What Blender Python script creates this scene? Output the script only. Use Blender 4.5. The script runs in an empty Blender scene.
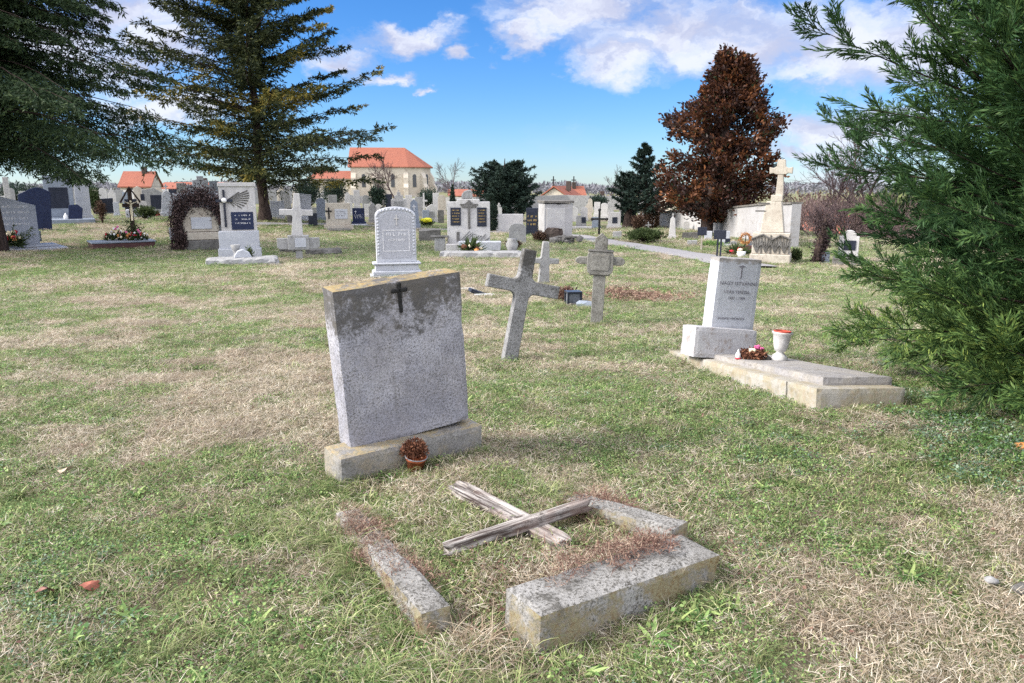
import bpy, bmesh, math, random
import numpy as np
from mathutils import Vector, Matrix, Euler, noise as mnoise

random.seed(7)
RS = np.random.RandomState(11)
R = math.radians
scene = bpy.context.scene
COL = scene.collection

# ------------------------------------------------------------------ camera
F_PX = 740.0
CX, CY, HY = 512.0, 341.5, 186.0
TH = math.atan((CY - HY) / F_PX)
CT, ST = math.cos(TH), math.sin(TH)
EYE = Vector((0, 0, 1.6))
cam_d = bpy.data.cameras.new('camera')
cam = bpy.data.objects.new('camera', cam_d)
COL.objects.link(cam)
cam.location = EYE
cam.rotation_euler = (math.pi / 2 - TH, 0, 0)
cam_d.sensor_width = 36
cam_d.lens = 36 * F_PX / 1024
cam_d.clip_end = 5000
cam_d.clip_start = 0.05
scene.camera = cam


def px_dir(x, y):
    a = (x - CX) / F_PX
    b = (CY - y) / F_PX
    return Vector((a, CT + b * ST, -ST + b * CT))


# ------------------------------------------------------------------ terrain
def _hash(ix, iy):
    v = np.sin(ix * 127.1 + iy * 311.7) * 43758.5453
    return v - np.floor(v)


def vnoise(x, y):
    x = np.asarray(x, float); y = np.asarray(y, float)
    ix, iy = np.floor(x), np.floor(y)
    fx, fy = x - ix, y - iy
    fx = fx * fx * (3 - 2 * fx); fy = fy * fy * (3 - 2 * fy)
    a = _hash(ix, iy) * (1 - fx) + _hash(ix + 1, iy) * fx
    b = _hash(ix, iy + 1) * (1 - fx) + _hash(ix + 1, iy + 1) * fx
    return a * (1 - fy) + b * fy


def fbm(x, y, s=1.0, o=4):
    t = 0; a = 1; n = 0
    for i in range(o):
        t = t + a * vnoise(np.asarray(x) * s + 17.3 * i, np.asarray(y) * s - 9.1 * i)
        n += a; a *= .5; s *= 2.03
    return t / n


def sstep(x, a, b):
    t = np.clip((np.asarray(x, float) - a) / (b - a), 0, 1)
    return t * t * (3 - 2 * t)


KY = [-99, 0, 4.5, 5.5, 7, 10, 13, 16, 20, 30, 45, 60, 100, 9999]
KZ = [0, 0, 0, -.03, -.10, -.25, -.38, -.46, -.55, -.72, -.95, -1.1, -1.2, -1.2]


def h(x, y):
    x = np.asarray(x, float); y = np.asarray(y, float)
    z = sum(np.interp(y + o, KY, KZ) for o in (-.8, -.4, 0, .4, .8)) / 5
    z = z + 0.75 * sstep(y, 26, 50) * sstep(-x, 5, 18)
    z = z - 5.5 * sstep(x, 15, 30) * sstep(y, 24, 46)
    gu = -(x - .0) * .5 + (y - 3.22) * .866; gv = x * .866 + (y - 3.22) * .5
    z = z + .045 * sstep(.86 - abs(gu), 0, .14) * sstep(.40 - abs(gv), 0, .12)
    z = z + .085 * np.exp(-((x - 2.4) ** 2 + (y - 4.9) ** 2) / 1.1)
    z = z + (fbm(x, y, 1.1, 3) - .5) * .045 * (1 - sstep(y, 10, 22)) + (fbm(x, y, .25, 2) - .5) * .10 * sstep(y, 8, 14) * (1 - sstep(y, 40, 60))
    return z


def hz(x, y):
    return float(h(x, y))


def at(px, py, dz=0.0):
    d = px_dir(px, py)
    z = -.3
    P = EYE
    for i in range(80):
        if d.z > -1e-4: break
        P = EYE + d * ((z - EYE.z) / d.z)
        z = .6 * z + .4 * (hz(P.x, P.y) + dz)
    return Vector((P.x, P.y, hz(P.x, P.y)))


def atd(px, py, dist):
    """world point seen at a pixel at a given depth (y)"""
    d = px_dir(px, py)
    return EYE + d * (dist / d.y)


# ------------------------------------------------------------------ nodes helper
class NT:
    def __init__(s, name):
        s.m = bpy.data.materials.new(name)
        s.m.use_nodes = True
        s.t = s.m.node_tree
        s.t.nodes.clear()
        s.out = s.t.nodes.new('ShaderNodeOutputMaterial')

    def n(s, typ, **kw):
        nd = s.t.nodes.new('ShaderNode' + typ)
        for k, v in kw.items():
            setattr(nd, k, v)
        return nd

    def set(s, sock, v):
        if hasattr(v, 'is_linked') or isinstance(v, bpy.types.NodeSocket):
            s.t.links.new(v, sock)
        elif isinstance(v, (tuple, list)) and len(v) == 3 and sock.type == 'RGBA':
            sock.default_value = (*v, 1)
        else:
            sock.default_value = v

    def math(s, op, a, b=0.0, c=None, clamp=False):
        nd = s.n('Math', operation=op, use_clamp=clamp)
        s.set(nd.inputs[0], a); s.set(nd.inputs[1], b)
        if c is not None: s.set(nd.inputs[2], c)
        return nd.outputs[0]

    def mix(s, f, a, b, mode='MIX'):
        nd = s.n('Mix', data_type='RGBA', blend_type=mode)
        s.set(nd.inputs[0], f); s.set(nd.inputs[6], a); s.set(nd.inputs[7], b)
        return nd.outputs[2]

    def noise(s, vec, scale, detail=4, rough=.6, dist=0.0):
        nd = s.n('TexNoise')
        if vec is not None: s.set(nd.inputs['Vector'], vec)
        nd.inputs['Scale'].default_value = scale
        nd.inputs['Detail'].default_value = detail
        nd.inputs['Roughness'].default_value = rough
        nd.inputs['Distortion'].default_value = dist
        return nd.outputs['Fac']

    def ramp(s, f, lo, hi, a=0.0, b=1.0):
        nd = s.n('MapRange', interpolation_type='SMOOTHSTEP')
        s.set(nd.inputs[0], f); s.set(nd.inputs[1], lo); s.set(nd.inputs[2], hi)
        s.set(nd.inputs[3], a); s.set(nd.inputs[4], b)
        return nd.outputs[0]

    def sep(s, vec):
        nd = s.n('SeparateXYZ'); s.set(nd.inputs[0], vec)
        return nd.outputs

    def bump(s, hgt, strength, dist=.01):
        nd = s.n('Bump'); s.set(nd.inputs['Height'], hgt)
        nd.inputs['Strength'].default_value = strength
        nd.inputs['Distance'].default_value = dist
        return nd.outputs[0]

    def attr(s, name):
        nd = s.n('Attribute', attribute_name=name)
        return nd.outputs['Fac']

    def finish(s, col, rough=.9, normal=None, spec=.3, transl=0.0, metallic=0.0):
        p = s.n('BsdfPrincipled')
        s.set(p.inputs['Base Color'], col)
        s.set(p.inputs['Roughness'], rough)
        p.inputs['Specular IOR Level'].default_value = spec
        p.inputs['Metallic'].default_value = metallic
        if normal is not None: s.set(p.inputs['Normal'], normal)
        o = p.outputs[0]
        if transl > 0:
            tr = s.n('BsdfTranslucent'); s.set(tr.inputs[0], col)
            ms = s.n('MixShader'); ms.inputs[0].default_value = transl
            s.t.links.new(o, ms.inputs[1]); s.t.links.new(tr.outputs[0], ms.inputs[2])
            o = ms.outputs[0]
        s.t.links.new(o, s.out.inputs[0])
        return s.m


def objvec(T, scale=1.0):
    """object coordinates plus a per-object offset so that copies differ"""
    tc = T.n('TexCoord').outputs['Object']
    oi = T.n('ObjectInfo').outputs['Random']
    ad = T.n('VectorMath', operation='ADD')
    T.set(ad.inputs[0], tc)
    cb = T.n('CombineXYZ')
    T.set(cb.inputs[0], T.math('MULTIPLY', oi, 37.0)); T.set(cb.inputs[1], T.math('MULTIPLY', oi, -23.0))
    T.set(ad.inputs[1], cb.outputs[0])
    return ad.outputs[0], tc


def stone_mat(name, c1, c2, stain=(.07, .065, .055), stain_amt=.35, speck=.4, lichen=0.0, top=None, rough=.9,
              bump=.5, scale=1.0, edge=0.0, drip=0.0, lichen_col=(.36, .23, .07), side_only=False, fs=26):
    T = NT(name)
    v, tc = objvec(T)
    nz = T.n('NewGeometry').outputs['Normal']
    nzz = T.sep(nz)[2]
    big = T.noise(v, 2.6 * scale, 7, .68)
    med = T.noise(v, 9 * scale, 8, .75, .1)
    fine = T.noise(v, fs * scale, 5, .75)
    col = T.mix(T.ramp(big, .35, .65), c1, c2)
    spk = T.math('MULTIPLY', T.ramp(fine, .475, .59), T.math('MULTIPLY', speck, T.ramp(T.noise(v, 5 * scale, 5, .7), .36, .60, .65, 1.10)))
    col = T.mix(T.math('MINIMUM', spk, 1.0), col, stain)
    lightsp = T.ramp(T.noise(v, 45 * scale, 2, .5), .60, .72)
    col = T.mix(T.math('MULTIPLY', lightsp, .35), col, tuple(min(.8, c * 1.5) for c in c1))
    sm = T.math('MULTIPLY', T.ramp(med, .52, .66), stain_amt)
    if top:
        z = T.sep(tc)[2]
        tz = T.ramp(z, top[0], top[1])
        med2 = T.math('ADD', T.math('MULTIPLY', T.noise(v, 6 * scale, 8, .8, .1), .7), T.math('MULTIPLY', T.noise(v, 30 * scale, 4, .7), .3))
        tt = T.ramp(T.math('ADD', T.math('MULTIPLY', tz, .24), med2), .60, .74)
        tt = T.math('MULTIPLY', tt, T.math('GREATER_THAN', tz, .001))
        sm = T.math('MAXIMUM', sm, T.math('MULTIPLY', tt, top[2]))
    if drip > 0:
        mp = T.n('Mapping'); T.set(mp.inputs[0], v); mp.inputs['Scale'].default_value = (14, 14, .9)
        dr = T.ramp(T.noise(mp.outputs[0], 1.0, 4, .6), .55, .75)
        sm = T.math('MAXIMUM', sm, T.math('MULTIPLY', dr, drip))
    col = T.mix(sm, col, stain)
    if lichen > 0:
        up = T.ramp(nzz, .45, .8)
        ln = T.ramp(T.noise(v, 7 * scale, 6, .75), .40, .56)
        lf = T.math('MULTIPLY', T.math('MULTIPLY', up, ln), lichen)
        if edge > 0:
            ln2 = T.ramp(T.noise(v, 4 * scale, 6, .75), .42, .58)
            if side_only: ln2 = T.math('MULTIPLY', ln2, T.math('SUBTRACT', 1.0, up))
            lf = T.math('MAXIMUM', lf, T.math('MULTIPLY', ln2, edge))
        lc = T.mix(T.ramp(fine, .4, .6), lichen_col, (.30, .27, .16))
        col = T.mix(lf, col, lc)
    hgt = T.math('ADD', T.math('MULTIPLY', fine, .5), T.math('MULTIPLY', med, 1.0))
    return T.finish(col, rough, T.bump(hgt, bump, .012), .2)


M = {}
M['hero'] = stone_mat('weathered_terrazzo', (.27, .27, .315), (.42, .42, .475), stain=(.075, .072, .07), stain_amt=.12, speck=.68,
                      lichen=.75, top=(.38, .93, .90), scale=1.2, bump=.6, fs=72, drip=.28, edge=.06)
M['herobase'] = stone_mat('weathered_concrete', (0.216, 0.209, 0.209), (0.288, 0.281, 0.274), stain=(.09, .085, .07), stain_amt=.55, speck=.5,
                          lichen=.55, scale=1.2, bump=.8, edge=.25, lichen_col=(.42, .27, .06), fs=55)
M['kerb'] = stone_mat('lichened_kerb_concrete', (0.228, 0.221, 0.211), (0.338, 0.330, 0.321), stain=(.06, .056, .048), stain_amt=.75, speck=.85,
                      lichen=.0001, scale=1.4, bump=1.0, edge=.8, lichen_col=(.18, .12, .04), side_only=True, fs=52)
M['cross'] = stone_mat('lichened_cross_stone', (0.208, 0.208, 0.200), (0.304, 0.296, 0.296), stain=(.045, .043, .04), stain_amt=.7, speck=.6,
                       lichen=.1, top=(.72, 1.0, .95), scale=1.5, bump=.8)
M['ledger'] = stone_mat('grave_kerb_limewash', (0.317, 0.297, 0.264), (0.370, 0.356, 0.330), stain=(.16, .14, .10), stain_amt=.6, speck=.2,
                        lichen=.1, scale=1.1, bump=.5, edge=.5, lichen_col=(.26, .18, .08), drip=.7)
M['slabtop'] = stone_mat('ledger_slab_stone', (0.259, 0.252, 0.259), (0.324, 0.310, 0.302), stain=(.12, .105, .09), stain_amt=.7, speck=.3,
                         lichen=.0001, scale=1.4, bump=.5, edge=.12, lichen_col=(.4, .3, .15))
M['palewhite'] = stone_mat('pale_washed_stone', (0.463, 0.481, 0.536), (0.536, 0.555, 0.601), stain=(.22, .20, .18), stain_amt=.22, speck=.12,
                           top=(.56, .64, .85), scale=1.2, bump=.25, drip=.15)
M['mottled'] = stone_mat('mottled_plinth_stone', (0.363, 0.363, 0.392), (0.436, 0.436, 0.458), stain=(.26, .22, .20), stain_amt=.8, speck=.2,
                         scale=1.2, bump=.5)
M['white'] = stone_mat('white_limestone', (0.440, 0.431, 0.440), (0.524, 0.516, 0.507), stain=(.22, .20, .17), stain_amt=.35, speck=.15, scale=.8, bump=.5, drip=.35)
M['white2'] = stone_mat('bluish_white_stone', (0.402, 0.419, 0.467), (0.467, 0.483, 0.523), stain=(.25, .25, .26), stain_amt=.3, speck=.15, scale=1, bump=.5, drip=.2)
M['grey'] = stone_mat('grey_gravestone', (0.274, 0.274, 0.282), (0.347, 0.347, 0.347), stain=(.10, .095, .085), stain_amt=.55, speck=.3, scale=1, bump=.5, drip=.4)
M['greyblue'] = stone_mat('blue_grey_granite', (0.200, 0.232, 0.288), (0.264, 0.296, 0.352), stain=(.13, .15, .18), stain_amt=.3, speck=.4, scale=1.5, bump=.2, rough=.5)
M['granite'] = stone_mat('light_polished_granite', (0.336, 0.360, 0.416), (0.384, 0.408, 0.464), stain=(.22, .24, .29), stain_amt=.1, speck=.5, scale=2, bump=.1, rough=.4)
M['beige'] = stone_mat('beige_sandstone', (0.381, 0.339, 0.290), (0.463, 0.430, 0.373), stain=(.17, .14, .11), stain_amt=.45, speck=.15, scale=.9, bump=.5, drip=.4)
M['dark'] = stone_mat('polished_black_granite', (.018, .022, .035), (.028, .032, .05), stain=(.05, .055, .07), stain_amt=.1, speck=.2, scale=2, bump=.02, rough=.25)
M['navy'] = stone_mat('navy_granite', (.014, .02, .055), (.02, .03, .075), stain=(.05, .06, .09), stain_amt=.1, speck=.2, scale=2, bump=.02, rough=.25)
M['redgranite'] = stone_mat('dark_red_granite', (.085, .04, .042), (.12, .06, .06), stain=(.03, .02, .02), stain_amt=.3, speck=.5, scale=2, bump=.05, rough=.35)
M['sooty'] = stone_mat('sooty_old_stone', (.10, .095, .09), (.17, .165, .16), stain=(.03, .03, .028), stain_amt=.6, speck=.4, scale=1.2, bump=.9)
M['brickdark'] = stone_mat('dark_brick_rubble', (.06, .045, .04), (.10, .08, .07), stain=(.02, .02, .02), stain_amt=.6, speck=.4, scale=1.5, bump=1)


def plain(name, c, rough=.7, var=.15, scale=20, spec=.3, metallic=0.0, bump=0.0):
    T = NT(name)
    v, tc = objvec(T)
    f = T.noise(v, scale, 4, .6)
    c0 = tuple(x * (1 - var) for x in c); c1 = tuple(min(.9, x * (1 + var)) for x in c)
    nrm = T.bump(f, bump, .01) if bump else None
    return T.finish(T.mix(T.ramp(f, .35, .65), c0, c1), rough, nrm, spec, 0, metallic)


M['iron'] = plain('black_iron', (.012, .012, .013), .6, .5, 60, bump=.3)
M['letter_gold'] = plain('gilt_lettering', (.45, .32, .12), .5)
M['letter_dark'] = plain('engraved_lettering', (.17, .165, .19), .9)
M['letter_white'] = plain('pale_lettering', (.72, .72, .74), .8)
M['recess'] = plain('carved_panel_stone', (.36, .37, .41), .9, .12, 30)
M['terracotta'] = plain('terracotta_pot_clay', (.30, .085, .035), .8, .3, 30)
M['rim'] = plain('grey_pot_rim', (.22, .22, .24), .6)
M['brownplant'] = plain('dried_brown_leaves', (.12, .05, .028), .9, .5, 30)
M['redpaint'] = plain('red_plastic', (.32, .055, .035), .6, .3)
M['plasticwhite'] = plain('white_plastic', (.75, .75, .76), .4, .05)
M['red'] = plain('red_flowers', (.45, .02, .04), .7, .3)
M['pink'] = plain('pink_flowers', (.62, .12, .30), .7, .3)
M['cream'] = plain('cream_flowers', (.70, .62, .45), .7, .15)
M['orangefl'] = plain('orange_flowers', (.60, .25, .08), .7, .3)
M['yellowfl'] = plain('yellow_flowers', (.65, .62, .03), .7, .15)
M['sprig'] = plain('dark_green_sprigs', (.028, .065, .035), .8, .4)
M['glass'] = plain('frosted_lantern_glass', (.35, .42, .48), .2, .1)
M['metalgrey'] = plain('grey_metal', (.12, .13, .15), .4, .2)
M['sign'] = plain('dark_sign_board', (.02, .024, .04), .5, .2)
M['plaster'] = stone_mat('old_white_plaster', (0.360, 0.353, 0.360), (0.432, 0.425, 0.432), stain=(.26, .24, .22), stain_amt=.6, speck=.1, scale=.35, bump=.6, drip=.4)
M['roofstone'] = plain('grey_flat_cap', (.15, .14, .13), .9, .3, 6)


def wood_mat():
    T = NT('weathered_grey_wood')
    tc = T.n('TexCoord').outputs['Object']
    mp = T.n('Mapping'); T.set(mp.inputs[0], tc); mp.inputs['Scale'].default_value = (3, 42, 42)
    g = T.noise(mp.outputs[0], 1.0, 6, .65, .4)
    big = T.noise(tc, 5, 4, .6)
    col = T.mix(T.ramp(g, .35, .62), (.05, .036, .032), (.43, .40, .38))
    col = T.mix(T.math('MULTIPLY', T.ramp(big, .48, .62), .5), col, (.14, .09, .075))
    col = T.mix(T.math('MULTIPLY', T.ramp(T.noise(tc, 14, 5, .7), .58, .68), .8), col, (.05, .04, .035))
    return T.finish(col, .9, T.bump(g, 1.0, .012), .1)


M['wood'] = wood_mat()


def roof_mat():
    T = NT('orange_clay_tiles')
    tc = T.n('TexCoord').outputs['Object']
    br = T.n('TexBrick'); T.set(br.inputs['Vector'], tc)
    br.inputs['Color1'].default_value = (.255, .09, .062, 1); br.inputs['Color2'].default_value = (.32, .125, .085, 1)
    br.inputs['Mortar'].default_value = (.18, .07, .05, 1)
    br.inputs['Scale'].default_value = 2.2
    col = T.mix(T.math('MULTIPLY', T.ramp(T.noise(tc, .7, 5, .7), .45, .65), .45), br.outputs[0], (.32, .11, .07))
    return T.finish(col, .9, T.bump(br.outputs['Fac'], .3, .03), .2)


M['roof'] = roof_mat()
M['churchwall'] = stone_mat('church_plaster', (0.460, 0.405, 0.340), (0.552, 0.506, 0.432), stain=(.30, .24, .19), stain_amt=.6, speck=.1, scale=.12, bump=.4, drip=.2)
M['window'] = plain('dark_window_glass', (.07, .075, .085), .3)


def bark_mat(name, c):
    T = NT(name)
    tc = T.n('TexCoord').outputs['Object']
    mp = T.n('Mapping'); T.set(mp.inputs[0], tc); mp.inputs['Scale'].default_value = (9, 9, 1.8)
    g = T.noise(mp.outputs[0], 1.5, 6, .7, .5)
    col = T.mix(T.ramp(g, .35, .65), tuple(x * .45 for x in c), tuple(x * 1.5 for x in c))
    return T.finish(col, .95, T.bump(g, 1, .05), .1)


M['bark'] = bark_mat('dark_bark', (.055, .04, .035))
M['barkred'] = bark_mat('reddish_bark', (.10, .05, .035))
M['baretwig'] = bark_mat('bare_twig_bark', (.21, .15, .145))
M['barebark'] = bark_mat('grey_purple_bark', (.09, .065, .068))


def leaf_mat(name, stops, transl=.25, rough=.6, wn=.0, wscale=.5, wcol=(0, 0, 0), spec=.2, inst=0.0):
    """stops: list of (pos, colour) read by the face attribute 'tint'"""
    T = NT(name)
    f = T.attr('tint')
    cr = T.n('ValToRGB')
    T.set(cr.inputs[0], f)
    el = cr.color_ramp.elements
    while len(el) > 1: el.remove(el[-1])
    el[0].position = stops[0][0]; el[0].color = (*stops[0][1], 1)
    for p, c in stops[1:]:
        e = el.new(p); e.color = (*c, 1)
    col = cr.outputs[0]
    if wn > 0:
        pos = T.n('NewGeometry').outputs['Position']
        col = T.mix(T.math('MULTIPLY', T.ramp(T.noise(pos, wscale, 4, .65), .42, .62), wn), col, wcol)
    if inst > 0:
        rr = T.n('ObjectInfo').outputs['Random']
        k = T.math('ADD', 1 - inst, T.math('MULTIPLY', rr, 2 * inst))
        cc = T.n('CombineColor'); T.set(cc.inputs[0], k); T.set(cc.inputs[1], k); T.set(cc.inputs[2], k)
        col = T.mix(1.0, col, cc.outputs[0], 'MULTIPLY')
    return T.finish(col, rough, None, spec, transl)


M['grass_green'] = leaf_mat('green_grass_blades', [(0, (.065, .13, .04)), (.45, (.18, .25, .085)), (.75, (.32, .36, .15)), (1, (.50, .48, .29))], .35, .55, .45, .45, (.25, .27, .13), inst=.38)
M['straw'] = leaf_mat('dry_straw_blades', [(0, (.17, .12, .085)), (.45, (.42, .35, .25)), (.8, (.60, .53, .43)), (1, (.74, .70, .60))], .3, .7, .35, .9, (.27, .20, .15), inst=.30)
M['clover'] = leaf_mat('low_green_leaves', [(0, (.05, .12, .035)), (.6, (.16, .265, .085)), (1, (.34, .42, .16))], .3, .5, inst=.3)
M['blueweed'] = leaf_mat('bluish_weed_leaves', [(0, (.07, .13, .085)), (.6, (.15, .24, .16)), (1, (.30, .38, .28))], .25, .5)
M['redweed'] = leaf_mat('reddish_dead_stems', [(0, (.085, .04, .034)), (.6, (.20, .115, .09)), (1, (.38, .28, .21))], .2, .8)
M['spruce_leaf'] = leaf_mat('spruce_needles', [(0, (.008, .020, .010)), (.5, (.028, .052, .021)), (.85, (.09, .125, .045)), (1, (.16, .18, .07))], .1, .7)
M['fir_leaf'] = leaf_mat('fir_needles', [(0, (.008, .016, .008)), (.5, (.030, .042, .017)), (.8, (.11, .115, .03)), (1, (.30, .23, .05))], .1, .7)
M['cypress_leaf'] = leaf_mat('cypress_sprays', [(0, (.011, .036, .018)), (.45, (.050, .108, .038)), (.8, (.145, .235, .07)), (1, (.32, .38, .09))], .22, .5)
M['magnolia_leaf'] = leaf_mat('rusty_leaves', [(0, (.016, .012, .012)), (.4, (.045, .022, .018)), (.7, (.10, .04, .02)), (.92, (.22, .09, .035)), (1, (.04, .055, .028))], .15, .4)
M['yew_leaf'] = leaf_mat('yew_needles', [(0, (.016, .03, .026)), (.6, (.032, .055, .042)), (1, (.06, .09, .055))], .1, .7)
M['shrub_leaf'] = leaf_mat('shrub_leaves', [(0, (.03, .05, .02)), (.6, (.07, .10, .035)), (1, (.15, .17, .07))], .2, .7)
M['vine_leaf'] = leaf_mat('dead_vine_leaves', [(0, (.025, .018, .02)), (.6, (.07, .045, .045)), (1, (.16, .11, .10))], .1, .8)
M['rust_leaf'] = leaf_mat('rust_brown_foliage', [(0, (.05, .03, .022)), (1, (.13, .08, .055))], .1, .8)


# ------------------------------------------------------------------ mesh builders
class MB:
    def __init__(s):
        s.v = []; s.f = []; s.m = []

    def add(s, vs, fs, mi=0):
        o = len(s.v)
        s.v.extend([tuple(v) for v in vs])
        s.f.extend([tuple(i + o for i in f) for f in fs])
        s.m.extend([mi] * len(fs))
        return s

    def bm(s, bm, mat=None, mi=0):
        bm.verts.ensure_lookup_table(); bm.verts.index_update()
        vs = [(mat @ v.co if mat else v.co.copy()) for v in bm.verts]
        s.add(vs, [[v.index for v in f.verts] for f in bm.faces], mi)
        bm.free()
        return s

    def box(s, c, size, bev=0.0, mat=None, mi=0, taper=(1, 1), seg=1):
        """c: centre of the bottom face"""
        bm = bmesh.new()
        bmesh.ops.create_cube(bm, size=1)
        for v in bm.verts:
            tx, ty = (taper if v.co.z > 0 else (1, 1))
            v.co = Vector((v.co.x * size[0] * tx + c[0], v.co.y * size[1] * ty + c[1], (v.co.z + .5) * size[2] + c[2]))
        if bev > 0:
            bmesh.ops.bevel(bm, geom=list(bm.edges), offset=bev, segments=seg, affect='EDGES')
        return s.bm(bm, mat, mi)

    def prism(s, pts, y0, y1, bev=0.0, mat=None, mi=0):
        """outline in x,z extruded along y"""
        bm = bmesh.new()
        a = [bm.verts.new((p[0], y0, p[1])) for p in pts]
        f = bm.faces.new(a)
        r = bmesh.ops.extrude_face_region(bm, geom=[f])
        for e in r['geom']:
            if isinstance(e, bmesh.types.BMVert): e.co.y = y1
        bmesh.ops.recalc_face_normals(bm, faces=bm.faces)
        if bev > 0:
            bmesh.ops.bevel(bm, geom=list(bm.edges), offset=bev, segments=1, affect='EDGES')
        return s.bm(bm, mat, mi)

    def lathe(s, prof, n=20, c=(0, 0, 0), mi=0, wob=0.0):
        vs = []; fs = []
        for (r, z) in prof:
            for k in range(n):
                a = 2 * math.pi * k / n
                rr = r * (1 + wob * math.sin(3 * a + z * 20))
                vs.append((c[0] + rr * math.cos(a), c[1] + rr * math.sin(a), c[2] + z))
        for i in range(len(prof) - 1):
            for k in range(n):
                k2 = (k + 1) % n
                fs.append((i * n + k, i * n + k2, (i + 1) * n + k2, (i + 1) * n + k))
        if prof[0][0] > 1e-5: fs.append(tuple(reversed(range(n))))
        if prof[-1][0] > 1e-5: fs.append(tuple((len(prof) - 1) * n + k for k in range(n)))
        return s.add(vs, fs, mi)

    def tube(s, pts, rad, n=8, mi=0):
        pts = [Vector(p) for p in pts]
        vs = []; fs = []
        up = Vector((0, 0, 1))
        for i, p in enumerate(pts):
            d = (pts[min(i + 1, len(pts) - 1)] - pts[max(i - 1, 0)]).normalized()
            u = d.cross(up if abs(d.z) < .9 else Vector((1, 0, 0))).normalized()
            w = d.cross(u).normalized()
            r = rad[i] if isinstance(rad, (list, tuple)) else rad
            for k in range(n):
                a = 2 * math.pi * k / n
                vs.append(p + (u * math.cos(a) + w * math.sin(a)) * r)
        for i in range(len(pts) - 1):
            for k in range(n):
                k2 = (k + 1) % n
                fs.append((i * n + k, i * n + k2, (i + 1) * n + k2, (i + 1) * n + k))
        fs.append(tuple(range(n))); fs.append(tuple((len(pts) - 1) * n + k for k in reversed(range(n))))
        return s.add(vs, fs, mi)

    def blob(s, c, r, sub=2, amp=.15, seed=0, mi=0, squash=(1, 1, 1)):
        bm = bmesh.new()
        bmesh.ops.create_icosphere(bm, subdivisions=sub, radius=1)
        for v in bm.verts:
            k = 1 + amp * mnoise.noise(v.co * 2.2 + Vector((seed, seed * .7, 0)))
            k += amp * .5 * mnoise.noise(v.co * 5 + Vector((seed, 3, 0)))
            v.co = Vector((v.co.x * r * k * squash[0] + c[0], v.co.y * r * k * squash[1] + c[1], v.co.z * r * k * squash[2] + c[2]))
        return s.bm(bm, None, mi)

    def rough(s, c, size, bev=.008, cut=.05, amp=.006, chip=.0, seed=0, mat=None, mi=0, taper=(1, 1)):
        """a worn stone block: subdivided, rounded arrises, chipped edges"""
        bm = bmesh.new()
        nx, ny, nz = [max(2, int(round(q / cut))) for q in size]
        def grid(n): return [i / n - .5 for i in range(n + 1)]
        X, Y, Z = grid(nx), grid(ny), grid(nz)
        key = {}
        def V(i, j, k):
            if (i, j, k) not in key: key[(i, j, k)] = bm.verts.new((X[i], Y[j], Z[k]))
            return key[(i, j, k)]
        for i in range(nx):
            for j in range(ny):
                for k, fl in ((0, 1), (nz, 0)):
                    q = [V(i, j, k), V(i + 1, j, k), V(i + 1, j + 1, k), V(i, j + 1, k)]
                    bm.faces.new(q[::-1] if fl else q)
        for i in range(nx):
            for k in range(nz):
                for j, fl in ((0, 0), (ny, 1)):
                    q = [V(i, j, k), V(i + 1, j, k), V(i + 1, j, k + 1), V(i, j, k + 1)]
                    bm.faces.new(q[::-1] if fl else q)
        for j in range(ny):
            for k in range(nz):
                for i, fl in ((0, 1), (nx, 0)):
                    q = [V(i, j, k), V(i, j + 1, k), V(i, j + 1, k + 1), V(i, j, k + 1)]
                    bm.faces.new(q[::-1] if fl else q)
        sz = Vector(size)
        for v in bm.verts:
            e = sum(1 for q in v.co if abs(abs(q) - .5) < 1e-5)
            tx, ty = [1 + (t - 1) * (v.co.z + .5) for t in taper]
            p = Vector((v.co.x * sz.x * tx, v.co.y * sz.y * ty, v.co.z * sz.z))
            n = Vector([math.copysign(1, q) if abs(abs(q) - .5) < 1e-5 else 0 for q in v.co])
            if e >= 2:
                p -= n.normalized() * bev * (1.4 if e == 2 else 1.8)
                ch = mnoise.noise(p * 9 + Vector((seed * 3.1, 0, seed)))
                if ch > .12: p -= n.normalized() * chip * (ch - .12) * 4
            p += Vector([mnoise.noise(p * 7 + Vector((seed + q * 9, q, 0))) for q in range(3)]) * amp
            v.co = Vector((p.x + c[0], p.y + c[1], p.z + c[2] + sz.z / 2))
        return s.bm(bm, mat, mi)

    def text(s, body, size, c, depth=.002, mat=None, mi=0, sx=1.0, align='CENTER'):
        cu = bpy.data.curves.new('lettering', 'FONT')
        cu.body = body; cu.size = size; cu.extrude = depth / 2; cu.align_x = align; cu.resolution_u = 2
        ob = bpy.data.objects.new('lettering_tmp', cu)
        COL.objects.link(ob)
        bpy.context.view_layer.update()
        me = bpy.data.meshes.new_from_object(ob.evaluated_get(bpy.context.evaluated_depsgraph_get()))
        vs = []
        for v in me.vertices:      # text plane x,y -> x,z ; facing -y
            p = Vector((v.co.x * sx + c[0], c[1] - v.co.z, v.co.y + c[2]))
            vs.append(mat @ p if mat else p)
        fs = [tuple(p.vertices) for p in me.polygons]
        s.add(vs, fs, mi)
        bpy.data.objects.remove(ob); bpy.data.meshes.remove(me)
        return s

    def build(s, name, mats, parent=None, smooth=False):
        me = bpy.data.meshes.new(name)
        me.from_pydata(s.v, [], s.f)
        if not isinstance(mats, (list, tuple)): mats = [mats]
        for m in mats: me.materials.append(m)
        if len(mats) > 1: me.polygons.foreach_set('material_index', s.m)
        if smooth: me.polygons.foreach_set('use_smooth', [True] * len(me.polygons))
        me.update()
        o = bpy.data.objects.new(name, me)
        COL.objects.link(o)
        if parent is not None: o.parent = parent
        return o


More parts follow.
